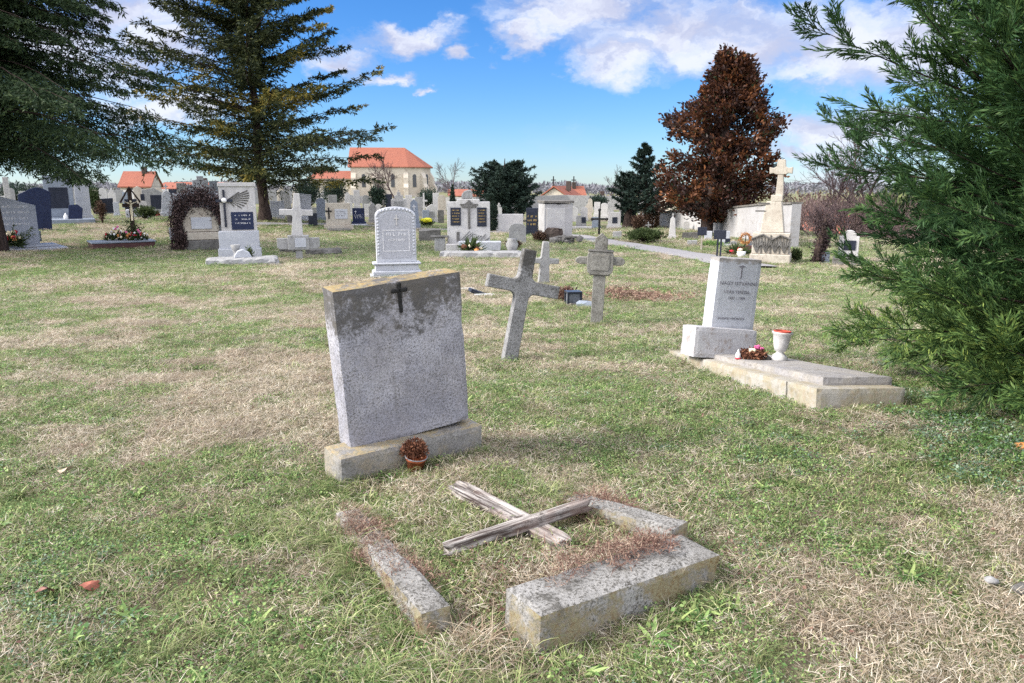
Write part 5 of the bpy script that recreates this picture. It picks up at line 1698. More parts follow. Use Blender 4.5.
mb = MB(); mb.lathe([(.10, 0), (.14, .2), (.12, .2), (0, .16)], 12); mb.build('pot', M['plasticwhite'], e, True)
p8 = at(745, 250)
e = empty('ring_wreath', p8 + Vector((0, 0, .40)), facing(p8), 'orange ring wreath propped left of the tall cross monument', 'wreath')
M['orange_leaf'] = leaf_mat('orange_wreath_leaves', [(0, (.30, .10, .03)), (1, (.62, .32, .10))], .1)
wreath_mesh('ring', .17, .05, 500, M['orange_leaf'], e, tilt=R(80), leaf=.06)
mb = MB(); mb.box((0, .06, -.42), (.03, .03, .55)); mb.build('stand', M['iron'], e)
shrub(713, 247, 26, 5, 'clover', 'low green ground plants under the signboards', 'plants', 'low_plants', 900, .10, stems=False)
shrub(795, 262, 12, 12, 'shrub_leaf', 'small dark grass clump at the right foot of the tall cross monument', 'plant', 'plant_clump', 500, .10)

# --- old churchyard wall behind the magnolia
WP = [(640, 52, 213), (700, 42, 211), (762, 31, 206), (797, 27.5, 204)]
e = empty('churchyard_wall', (0, 0, 0), label='long old white plastered churchyard wall behind the brown magnolia', cat='wall')
pts = []
for (px_, dist_, ty) in WP:
    q = atd(px_, ty, dist_); pts.append((q.x, q.y, q.z))
def wallrun(mb, cap, pts, th=.35, bot=-2.0):
    for i in range(len(pts) - 1):
        a_, b_ = Vector(pts[i]), Vector(pts[i + 1]); n_ = 10
        d_ = (b_ - a_); d2 = Vector((d_.x, d_.y, 0)).normalized(); s_ = Vector((d2.y, -d2.x, 0))
        for k in range(n_):
            p0 = a_.lerp(b_, k / n_ + .0002); p1 = a_.lerp(b_, (k + 1) / n_ - .0002)
            j0 = .05 * mnoise.noise(p0 * 1.3); j1 = .05 * mnoise.noise(p1 * 1.3)
            vs = []
            for (pp_, jj_) in ((p0, j0), (p1, j1)):
                for sg in (-1, 1):
                    vs.append((pp_.x + s_.x * sg * th / 2, pp_.y + s_.y * sg * th / 2, bot)); vs.append((pp_.x + s_.x * sg * th / 2, pp_.y + s_.y * sg * th / 2, pp_.z + jj_))
            mb.add(vs, [(0, 1, 3, 2), (4, 6, 7, 5), (0, 4, 5, 1), (2, 3, 7, 6), (1, 5, 7, 3), (0, 2, 6, 4)])
            if cap is not None:
                vs = [(v_[0] + (s_.x * .06 if i_ in (2, 3, 6, 7) else -s_.x * .06), v_[1] + (s_.y * .06 if i_ in (2, 3, 6, 7) else -s_.y * .06), v_[2] + (.004 if v_[2] > bot else 0)) for i_, v_ in enumerate(vs)]
                vs = [(v_[0], v_[1], (v_[2] if i_ % 2 == 0 else v_[2])) for i_, v_ in enumerate(vs)]
                vv = []
                for i_ in (1, 3, 5, 7): vv.append(vs[i_]); vv.append((vs[i_][0], vs[i_][1], vs[i_][2] + .07))
                cap.add(vv, [(0, 1, 3, 2), (4, 6, 7, 5), (0, 4, 5, 1), (2, 3, 7, 6), (1, 5, 7, 3), (0, 2, 6, 4)])
mb = MB(); cap = MB(); wallrun(mb, cap, pts)
mb.build('wall_body', M['plaster'], e); cap.build('coping', M['roofstone'], e)
q = atd(680, 222, 44.6); mb = MB(); mb.prism(arch(.55, -.9, .1, .25), -.03, .03); o = mb.build('niche', M['sooty'], e); o.location = (q.x, q.y, 0); o.rotation_euler = (0, 0, math.atan2(pts[1][1] - pts[0][1], pts[1][0] - pts[0][0]))
# distant cemetery boundary wall
e = empty('boundary_wall', (0, 0, 0), label='distant low grey boundary wall across the back of the cemetery', cat='wall')
mb = MB(); pts = []
for px_ in range(-260, 661, 92):
    q = atd(px_, 195, 88); pts.append((q.x, q.y + 4 * math.sin(px_), .35 + .2 * math.sin(px_ * .7) + .75 * (px_ < 300)))
wallrun(mb, None, pts, .4, -1.6); mb.build('wall_body', M['grey'], e)

# --- dead ivy stump on the right
p, H, s = spot(820, 264, 46)
e = empty('dead_stump', p, 0, 'dark split dead tree stump wrapped in ivy stems on the right', 'stump')
mb = MB()
mb.tube([(-.12, 0, -.1), (-.08, 0, H * .35), (.02, 0, H * .7), (.06, 0, H)], [.13, .11, .08, .03], 8)
mb.tube([(.02, .05, -.1), (.08, .05, H * .35), (.20, .05, H * .6), (.22, .05, H * .78)], [.10, .08, .06, .03], 8)
mb.build('trunk', M['bark'], e)
n = 1200; t_ = RS.rand(n); A_ = RS.normal(size=(n, 3)) * .10
V, Fc = diamonds(np.stack([-.08 + .2 * t_ + A_[:, 0], A_[:, 1], t_ * H * .95 + A_[:, 2] * .3], 1), RS.normal(size=(n, 3)), .09, .04)
np_mesh('ivy', V, Fc, M['vine_leaf'], e, RS.rand(n) * .5)

# ================================================================== buildings behind the cemetery
def house(px, dist, wpx, depth, y_eave, y_ridge, yaw, label, wall='churchwall', gable_front=False, windows=2, cat='house', base=None, name='house'):
    q = atd(px, y_eave, dist); s = dist / F_PX
    W = wpx * s; zg = hz(q.x, q.y) if base is None else base
    ze = q.z; zr = atd(px, y_ridge, dist).z
    e = empty(name, (q.x, q.y, zg), yaw, label, cat)
    he, hr = ze - zg, zr - zg
    mb = MB()
    if gable_front: mb.prism([(-W / 2, -1), (W / 2, -1), (W / 2, he), (0, hr - .15), (-W / 2, he)], 0, depth)
    else: mb.box((0, depth / 2, -1), (W, depth, he + 1))
    mb.build('wall', M[wall], e)
    mb = MB(); o_ = .4; t_ = .18
    if gable_front:
        k = (hr - he) / (W / 2)
        for sg in (-1, 1):
            mb.prism([(0, hr), (sg * (W / 2 + o_), he - k * o_), (sg * (W / 2 + o_), he - k * o_ + t_), (0, hr + t_)], -.3, depth + .3)
    else:
        m_ = Matrix.Rotation(R(90), 4, 'Z')
        k = (hr - he) / (depth / 2)
        for sg in (-1, 1):
            mb.prism([(0, hr), (sg * (depth / 2 + o_), he - k * o_), (sg * (depth / 2 + o_), he - k * o_ + t_), (0, hr + t_)], -W / 2 - .3, W / 2 + .3, mat=Matrix.Translation((0, depth / 2, 0)) @ m_)
        mb2 = MB()
        for sg in (-1, 1):
            mb2.prism([(-depth / 2, he), (depth / 2, he), (0, hr)], sg * W / 2 - .05, sg * W / 2 + .05, mat=Matrix.Translation((0, depth / 2, 0)) @ m_)
        mb2.build('gable', M[wall], e)
    r_ = mb.build('roof', M['roof'], e)
    mb = MB(); mb.box((W * .18, depth * .45, hr - .6), (.7, .7, 1.5), .03); mb.build('chimney', M['brickdark'], r_)
    for k in range(windows):
        xx = (k - (windows - 1) / 2) * W / max(windows, 1) * .7
        mb = MB(); mb.box((xx, -.03, he * .42), (.9, .12, min(1.4, he * .4)), .02); f_ = mb.build('window', M['window'], e)
        mb = MB(); mb.box((xx, -.05, he * .42 - .12), (1.2, .2, .1)); mb.build('sill', M['white'], f_)
    return e, W, he, hr


house(135, 118, 27, 7, 186, 172, .2, 'house with bright orange tiled roof seen between the spruce and the fir')
house(182, 135, 62, 10, 189, 183, -.1, 'long low house with dull orange roof left of the fir', windows=4)
house(554, 112, 44, 12, 203, 187, -.25, 'orange gabled house behind the big white tomb', gable_front=True, windows=2)
e, W, he, hr = house(573, 140, 30, 9, 205, 187, .15, 'small red roofed chapel with crosses on its ridge', cat='chapel', name='chapel', windows=2)
mb = MB()
for xx in (-W / 2, W * .2):
    mb.box((xx, 4.5, hr), (.18, .18, 2.0)); mb.box((xx, 4.5, hr + 1.2), (.9, .16, .18))
mb.build('ridge_cross', M['iron'], e)
house(600, 120, 26, 8, 203, 197, 0, 'pale low house with faded roof right of the chapel')
house(836, 66, 56, 9, 236, 213, -.35, 'orange roofed house below the slope behind bare bushes on the right', windows=3)
house(470, 170, 40, 9, 196, 190, .1, 'far pale house behind the twin monument', windows=3)
house(700, 190, 60, 9, 198, 190, .1, 'far house hidden behind the brown magnolia', windows=3)

# church: nave with polygonal apse
dC = 150.0; sC = dC / F_PX
cpos = atd(372, 200, dC); zg = hz(cpos.x, cpos.y) - .3
e = empty('church', (cpos.x, cpos.y, zg), R(6), 'large pale church with steep orange roof and rounded apse beyond the graves', 'church')
ze = atd(372, 166.5, dC).z - zg; zr = atd(372, 147.5, dC).z - zg
xl, xr = -3.4, 7.0; hd = 5.2
plan = [(xl, -hd), (xr, -hd), (xr + 3.2, -hd * .74), (xr + 4.7, -hd * .3), (xr + 4.7, hd * .3), (xr + 3.2, hd * .74), (xr, hd), (xl, hd)]
mb = MB(); n = len(plan)
mb.add([(x_, y_, -1) for x_, y_ in plan] + [(x_, y_, ze) for x_, y_ in plan], [(i, (i + 1) % n, n + (i + 1) % n, n + i) for i in range(n)] + [tuple(range(n, 2 * n))])
wl_ = mb.build('wall', M['churchwall'], e)
ov = 1.06
pe = [(x_ + (.5 if x_ > 0 else -.5), y_ * ov) for x_, y_ in plan]
mb = MB(); rA, rB = (xl - .5, 0, zr), (xr - .3, 0, zr)
V = [(x_, y_, ze - .15) for x_, y_ in pe] + [rA, rB]
mb.add(V, [(0, 1, 9, 8), (1, 2, 9), (2, 3, 9), (3, 4, 9), (4, 5, 9), (5, 6, 9), (6, 7, 8, 9), (7, 0, 8)])
mb.add([(x_, y_, ze - .30) for x_, y_ in pe] + [(x_, y_, ze - .151) for x_, y_ in pe], [(i, (i + 1) % n, n + (i + 1) % n, n + i) for i in range(n)])
mb.build('roof', M['roof'], e)
for (x_, y_) in plan[1:4] + [(xl + 4.5, -hd), (xl + .5, -hd)]:
    mb = MB(); a_ = math.atan2(y_, max(0, x_ - xr)) if x_ >= xr else -math.pi / 2
    mt = Matrix.Translation((x_, y_, -1)) @ Matrix.Rotation(a_, 4, 'Z')
    mb.prism([(-.1, 0), (1.3, 0), (1.2, ze * .5), (.7, ze * .62), (.65, ze * .8), (-.1, ze * .98)], -.45, .45, mat=mt); mb.build('buttress', M['churchwall'], e)
for (x_, y_, a_) in ((xl + 2.4, -hd, 0), (xr - 2.5, -hd, 0), (xr + 1.6, -hd * .87, R(23)), (xr + 3.95, -hd * .52, R(57))):
    mt = Matrix.Translation((x_, y_, ze * .35)) @ Matrix.Rotation(a_, 4, 'Z')
    mb = MB(); mb.prism(arch(.7, 0, ze * .32, .5), -.10, .10, mat=mt); mb.build('window', M['window'], e)
mb = MB(); mb.box((xl - 4.2, 0, -1), (8.2, hd * 1.7, ze * .62 + 1)); mb.build('annex', M['churchwall'], e)
mb = MB(); mb.add([(xl - 8.4, -hd * .9, ze * .61), (xl - .02, -hd * .9, ze * .61), (xl - .02, hd * .9, ze * .61), (xl - 8.4, hd * .9, ze * .61), (xl - 7, 0, ze * .86), (xl - .02, 0, ze * .86)], [(0, 1, 5, 4), (1, 2, 5), (2, 3, 4, 5), (3, 0, 4), (3, 2, 1, 0)]); mb.build('annex_roof', M['roof'], e)
for xx in (xl - 6.5, xl - 2.8):
    mb = MB(); mb.box((xx, -hd * .85, ze * .26), (.7, .16, ze * .2)); mb.build('window', M['window'], e)

# far wood along the horizon
n = 26000
A_ = RS.uniform(-1.0, .9, n); d_ = RS.uniform(215, 260, n)
top = 1.2 + 3.6 * fbm(A_ * 30, A_ * 0 + 3, 1.0, 4)
P_ = np.stack([np.tan(A_) * d_, d_, -1 + RS.rand(n) ** .7 * top], 1)
V, Fc = diamonds(P_, RS.normal(size=(n, 3)) + np.array([[0, 0, .8]]), 1.3, .5)
M['farwood'] = leaf_mat('far_bare_wood', [(0, (.13, .135, .16)), (1, (.22, .215, .24))], .1, .9)  # distance haze is painted in as a paler, bluish bark colour
tag(np_mesh('far_wood', V, Fc, M['farwood'], None, RS.rand(n)), kind='stuff', label='far off bare woodland along the horizon')


# ================================================================== trees
def conifer(name, label, base, H, rt, prof, z0, z1, nb, rise, curve, leafmat, leafL, leafW, nseg=8, ntw=6, nleaf=14, twl=.26, sag=.15,
            lean=(0, 0), bark='bark', flat=.25, tip_t=.0, seed=1, cat='tree', group=None, patches=0.0, azb=None, crown_name='crown', zclip=None, low=0.0):
    st = RS.get_state(); RS.seed(seed)
    e = empty(name, base, 0, label, cat, group)
    def axis_pt(z): return np.array([lean[0] * z / H, lean[1] * z / H, z])
    mb = MB()
    zs = np.linspace(-.3, H, 14)
    mb.tube([tuple(axis_pt(z) + np.array([.04 * math.sin(z * 1.3), .04 * math.cos(z), 0])) for z in zs], [max(.02, rt * (1 - .93 * max(0, z) / H) * (1.5 if z < .2 else 1)) for z in zs], 12)
    mb.build('trunk', M[bark], e, True)
    zb = z0 + (z1 - z0) * (np.arange(nb) + RS.rand(nb)) / nb
    ga = np.arange(nb) * 2.39996 + RS.normal(size=nb) * .3
    if azb is not None: ga = azb(ga)
    L = np.array([np.interp(z, prof[0], prof[1]) for z in zb]) * (.72 + .42 * RS.rand(nb))
    SP, SD, SL, ST_, SB, S0, S1, R0, R1 = [], [], [], [], [], [], [], [], []
    for b in range(nb):
        hd_ = np.array([math.cos(ga[b]), math.sin(ga[b]), 0])
        r0 = rise + RS.normal() * .08 - low * max(0.0, 1 - zb[b] / (H * .55))
        side = np.array([-hd_[1], hd_[0], 0]) * RS.normal() * .12
        prev = axis_pt(zb[b])
        for k in range(nseg):
            t1 = (k + 1) / nseg
            p = axis_pt(zb[b]) + hd_ * L[b] * t1 + side * L[b] * t1 ** 2 + np.array([0, 0, L[b] * (r0 * t1 + curve * t1 ** 2) + .02 * RS.normal()])
            d = p - prev; l = np.linalg.norm(d)
            S0.append(prev); S1.append(p); R0.append(rt * .16 * (1 - (t1 - 1 / nseg)) + .006); R1.append(rt * .16 * (1 - t1) + .005)
            if t1 > .12: SP.append(prev); SD.append(d / l); SL.append(l); ST_.append(t1); SB.append(L[b])
            prev = p
    V, Fc = sticks(np.array(S0), np.array(S1), R0, R1)
    np_mesh('limbs', V, Fc, M[bark], e)
    SP, SD, SL, ST_, SB = map(np.array, (SP, SD, SL, ST_, SB))
    N = nrm(np.array([[0, 0, 1.]]) + 0 * SP)
    CL = SB * twl * (1.15 - .85 * ST_)
    CP, CD, CLn, CN, ct = sprout(SP, SD, SL, ntw, CL, 1.0, N, flat)
    CD = nrm(CD - np.array([[0, 0, sag]]) * (.5 + RS.rand(len(CD), 1)))
    # sub twigs
    n2 = 5
    DP, DD, DL, DN, dt = sprout(CP, CD, CLn, n2, CLn * .38, .8, nrm(CN), .5, .15)
    AP = np.concatenate([CP, DP]); AD = np.concatenate([CD, DD]); AL = np.concatenate([CLn, DL]); 
    nl = max(3, nleaf // 3)
    LP, LD, LL, LN, lt = sprout(AP, AD, AL, nl, np.full(len(AP), leafL), .55, nrm(RS.normal(size=AP.shape) * .5 + np.array([[0, 0, 1.]])), .6)
    V, Fc = diamonds(LP, LD, LL, leafW, nrm(RS.normal(size=LP.shape) + np.array([[0, 0, .8]])), .05)
    tn = .15 + .55 * RS.rand(len(LP)) + .0 * lt
    rr_ = np.linalg.norm(LP[:, :2], axis=1); 
    if patches: tn = tn + patches * sstep(fbm(LP[:, 0] * .6 + LP[:, 1] * .4, LP[:, 2] * .9, 1.0, 3), .52, .70)
    if zclip:
        k = LP[:, 2] > zclip + .5 * np.sin(LP[:, 0] * 2.1) * np.cos(LP[:, 1] * 1.7)
        V = V.reshape(-1, 4, 3)[k].reshape(-1, 3); Fc = np.arange(len(V)).reshape(-1, 4); tn = tn[k]
    np_mesh(crown_name, V, Fc, M[leafmat], e, np.clip(tn, 0, 1))
    RS.set_state(st)
    return e


bS = atd(-10, 200, 25); bS = Vector((bS.x, bS.y, hz(bS.x, bS.y)))
conifer('spruce_tree', 'large dark drooping spruce filling the upper left corner', bS, 18, .25, ([0, 2.5, 4.5, 7, 9.5, 18], [3.6, 5.0, 6.5, 5.0, 3.6, .3]), 3.7, 17.6, 250,
        .04, -.20, 'spruce_leaf', .15, .045, ntw=8, nleaf=15, twl=.22, sag=1.0, bark='bark', seed=5, zclip=2.35)
bF = at(265, 221)
HF = atd(265, -62, bF.y).z - bF.z; sF = bF.y / F_PX
conifer('fir_tree', 'tall broad fir with layered upswept branches left of centre', bF, HF, 5.5 * sF, ([0, 2.2, HF * .3, HF * .5, HF * .68, HF * .85, HF], [100 * sF, 122 * sF, 128 * sF, 104 * sF, 84 * sF, 44 * sF, 4 * sF]),
        38 * sF, HF * .98, 96, .30, .0, 'fir_leaf', .25, .075, ntw=5, nleaf=14, twl=.17, sag=.30, bark='bark', seed=9, lean=(-6 * sF, 0), patches=.42, flat=.3, low=.36)
bD = at(648, 229); sD = bD.y / F_PX
conifer('slender_conifer', 'slim dark conifer with thin top left of the brown magnolia', bD, (229 - 147) * sD, 3 * sD, ([0, 30 * sD, 60 * sD, 82 * sD], [24 * sD, 24 * sD, 12 * sD, 1 * sD]), 12 * sD, 80 * sD, 34, .45, .05,
        'yew_leaf', .22, .065, nseg=5, ntw=3, nleaf=8, twl=.22, seed=12, lean=(-6 * sD, 0))
bD = at(628, 228); sD = bD.y / F_PX
conifer('ragged_conifer', 'shorter ragged dark conifer leaning left beside the slim conifer', bD, 52 * sD, 5.5 * sD, ([0, 20 * sD, 40 * sD, 52 * sD], [10 * sD, 20 * sD, 18 * sD, 4 * sD]), 14 * sD, 50 * sD, 24, .35, .15,
        'yew_leaf', .22, .065, nseg=5, ntw=3, nleaf=8, twl=.22, seed=13)
shrub(628, 227, 13, 32, 'yew_leaf', 'dark dense column thuja at the foot of the ragged conifer', 'thuja', 'column_thuja', 2200, .16, shape='column', tmax=.5)
shrub(651, 229, 14, 30, 'rust_leaf', 'tall rust brown dead thuja left of the wall', 'thuja', 'dead_thuja', 2200, .16, shape='column')
shrub(638, 232, 14, 18, 'rust_leaf', 'dry beige brush between the column thuja and the green shrub', n=1000, leaf=.14)
shrub(645, 243, 37, 14, 'shrub_leaf', 'low spreading dark green shrub beside the path', n=3400, leaf=.12, tmax=.7)

# yew behind the white wall stone
bY = at(505, 221); sY = bY.y / F_PX
conifer('yew_tree', 'broad dark blue green yew behind the twin monument', bY, 60 * sY, 4 * sY, ([0, 15 * sY, 35 * sY, 60 * sY], [28 * sY, 33 * sY, 29 * sY, 8 * sY]), 2.5 * sY, 50 * sY, 100, .28, .12,
        'yew_leaf', .25, .08, nseg=5, ntw=4, nleaf=9, twl=.22, seed=15, flat=.5)


def magnolia():
    RSl = np.random.RandomState(21)
    p = at(706, 237); s = p.y / F_PX
    H = atd(722, 45, p.y).z - p.z
    e = empty('magnolia_tree', p, 0, 'conical tree with rusty brown leaves right of centre', 'tree')
    cx0 = 16 * s
    # half widths measured against height (fraction)
    pz = np.array([0, .055, .14, .22, .36, .47, .555, .63, .69, .805, .92, 1.0]); pw = np.array([10, 42, 50, 58, 55, 48, 58, 46, 34, 27, 13, 2]) * s
    mb = MB(); mb.tube([(0, 0, -.3), (.02, 0, 1.0), (cx0 * .5, 0, H * .35), (cx0, 0, H * .7), (cx0, 0, H * .97)], [.36, .28, .22, .12, .03], 12)
    mb.build('trunk', M['bark'], e, True)
    nc = 1150
    zz = RSl.rand(nc) ** .85; a_ = RSl.rand(nc) * 6.283
    lump = .84 + .62 * (fbm(a_ * 1.6, zz * 9, 1.3, 3) - .5) * 2
    rad = np.interp(zz, pz, pw) * (RSl.rand(nc) ** .42) * lump * 1.03
    zt = .10 * H + zz * H * .90
    C = np.stack([cx0 * np.clip(.4 + zz, 0, 1) + np.cos(a_) * rad, np.sin(a_) * rad, zt], 1)
    keep = (vnoise(C[:, 0] * 1.1 + 5, C[:, 2] * 1.1 + C[:, 1] * .5) > .24)
    C = C[keep]
    nl = 36
    O = RSl.normal(size=(len(C), nl, 3)) * .15
    Pl = (C[:, None] + O).reshape(-1, 3)
    out = C.copy(); out[:, 2] = 0; out = nrm(out - np.array([[cx0, 0, 0]])) + np.array([[0, 0, .7]])
    Dl = np.repeat(out, nl, 0) + RSl.normal(size=Pl.shape) * .8
    V, Fc = diamonds(Pl, Dl, .21 * (.7 + .6 * RSl.rand(len(Pl))), .11, RSl.normal(size=Pl.shape), .12)
    ct = np.repeat(RSl.rand(len(C)), nl)
    tn = np.clip(.08 + ct * .62 + .25 * RSl.rand(len(Pl)), 0, .97); tn[RSl.rand(len(tn)) < .05] = 1
    np_mesh('crown', V, Fc, M['magnolia_leaf'], e, tn)
    k = RSl.choice(len(C), 220, False)
    z_s = np.clip(C[k, 2] - .25 * np.linalg.norm(C[k, :2] - np.array([cx0 * .6, 0]), axis=1), .9, None)
    S0 = np.stack([cx0 * np.clip(z_s / H * 1.3, 0, 1), z_s * 0, z_s], 1)
    V, Fc = sticks(S0, C[k], .045, .012); np_mesh('limbs', V, Fc, M['bark'], e)


magnolia()


def bare_tree(name, base, H, label, seed, mat='barebark', spread=.55, r0=None, n0=1, cat='tree', group=None, depth=5, lean=0.0, thick=1.0):
    r = random.Random(seed)
    e = empty(name, base, 0, label, cat, group)
    segs = []
    def grow(p, d, L, rad, lv):
        n = 3
        q = p
        for k in range(n):
            d2 = (d + Vector((r.gauss(0, .16), r.gauss(0, .16), r.gauss(.04, .10)))).normalized()
            q2 = q + d2 * L / n
            ra = rad * (1 - .25 * k / n); rb = rad * (1 - .25 * (k + 1) / n)
            segs.append((q, q2, ra, rb))
            q = q2; d = d2
            if lv > 0 and (k > 0 or lv < depth) and r.random() < .9:
                a = r.uniform(0, 6.28); u = d.orthogonal().normalized(); u = Matrix.Rotation(a, 3, d) @ u
                nd = (d * math.cos(spread) + u * math.sin(spread) * r.uniform(.7, 1.3)).normalized()
                grow(q, nd, L * r.uniform(.55, .78), rb * .6, lv - 1)
        if lv > 0: grow(q, d, L * .72, rad * .7, lv - 1)
    for k in range(n0):
        grow(Vector((r.gauss(0, .1 * (n0 > 1)), r.gauss(0, .1 * (n0 > 1)), -.1)), Vector((lean + r.gauss(0, .12 + .25 * (n0 > 1)), r.gauss(0, .12 + .25 * (n0 > 1)), 1)).normalized(), H * .34, (r0 or H * .018), depth)
    P0 = np.array([tuple(s_[0]) for s_ in segs]); P1 = np.array([tuple(s_[1]) for s_ in segs])
    ra = np.maximum(np.array([s_[2] for s_ in segs]), .005 * thick); rb = np.maximum(np.array([s_[3] for s_ in segs]), .004 * thick)
    big = ra > (r0 or H * .018) * .34
    V, Fc = sticks(P0[big], P1[big], ra[big], rb[big]); np_mesh('trunk', V, Fc, M[mat], e)
    V, Fc = sticks(P0[~big], P1[~big], ra[~big], rb[~big]); np_mesh('twigs', V, Fc, M[mat], e)
    return e


b = atd(398, 215, 62); b.z = hz(b.x, b.y); bare_tree('bare_tree', b, 5.6, 'bare spreading tree before the church apse', 3, spread=.7, depth=5, thick=2.2)
b = atd(453, 205, 95); b.z = hz(b.x, b.y); bare_tree('bare_tree', b, 6.2, 'faint rounded bare tree left of the yew', 4, spread=.6, depth=5, thick=2.6)
b = atd(822, 240, 52); b.z = hz(b.x, b.y); bare_tree('bare_tree', b, 9.0, 'slender bare tree rising over the orange house on the right', 6, spread=.55, depth=5, thick=2.0)
b = atd(770, 205, 60); b.z = hz(b.x, b.y); bare_tree('bare_tree', b, 5.2, 'bare tree behind the tall stone cross', 8, spread=.55, depth=5, thick=2.4)
b = atd(862, 235, 40); b.z = hz(b.x, b.y); bare_tree('bare_tree', b, 7.2, 'arching bare tree at the edge of the right conifer', 9, spread=.75, depth=5, thick=1.7, lean=-.35)
b = atd(610, 200, 110); b.z = hz(b.x, b.y); bare_tree('bare_tree', b, 6.5, 'distant bare tree right of the red roofed chapel', 10, spread=.6, depth=5, thick=3)
for i, (px_, dd, hh, lab) in enumerate(((800, 44, 3.6, 'bare bush directly right of the wall end'), (812, 48, 4.4, 'bare bush left of the slender bare tree'), (828, 42, 4.2, 'tangled bare bush before the orange roof'),
                                        (842, 38, 3.6, 'bare bush behind the white square panel headstone'), (856, 36, 3.4, 'purple brown bare bush beside the right conifer'), (836, 50, 5.0, 'tall bare bush at the right end of the orange roof'), (870, 42, 4.0, 'bare bush peeping behind the right conifer foliage'),
                                        (878, 50, 5.6, 'tallest bare bush behind the right conifer'), (892, 46, 5.0, 'rounded bare bush deep behind the right conifer'), (885, 38, 4.2, 'reddish bare bush low behind the right conifer'), (848, 56, 6.2, 'bare bush rising over the right end of the orange house'), (818, 36, 2.6, 'low bare bush behind the dead stump'))):
    b = atd(px_, 230, dd); b.z = hz(b.x, b.y)
    bare_tree('bare_bush', b, hh * .78 + max(0, -b.z - 1.2) * .62, lab, 30 + i, 'baretwig', .55, r0=.045, n0=10, cat='bush', group='bare bushes on the right slope', depth=3, thick=1.7)
shrub(835, 214, 150, 24, 'rust_leaf', 'long band of brownish winter brush along the horizon at the right', 'brush', 'brush', 7000, .45, dist=90, tmax=1)
shrub(905, 240, 120, 64, 'spruce_leaf', 'tall evergreen hedge far behind the right conifer', 'hedge', 'hedge', 9000, .5, dist=58)
shrub(690, 200, 50, 14, 'spruce_leaf', 'dark hedge showing above the left part of the churchyard wall', 'hedge', 'hedge', 1500, .4, dist=75)

for (px_, by_, w_, h_, dd, lab) in ((92, 205, 26, 22, 72, 'dark evergreen shrub mass behind the graves left of the orange roof'), (205, 204, 30, 14, 78, 'low dark shrub far behind the vine arch'),
        (308, 206, 32, 30, 62, 'dark evergreen shrub right of the fir trunk among the graves'), (335, 204, 26, 26, 70, 'dark evergreen shrub above the beige plaque headstone'), (378, 208, 18, 26, 66, 'dark shrub under the bare church tree'),
        (428, 200, 26, 12, 84, 'low dark shrub right of the church apse'), (160, 203, 26, 12, 82, 'low dark hedge under the long low house'), (20, 204, 60, 24, 74, 'dark shrub mass behind the navy headstone at far left'),
        (598, 206, 20, 12, 84, 'low dark shrub right of the chapel')):
    shrub(px_, by_, w_, h_, 'yew_leaf', lab, n=2200, leaf=.22, dist=dd, tmax=.9)

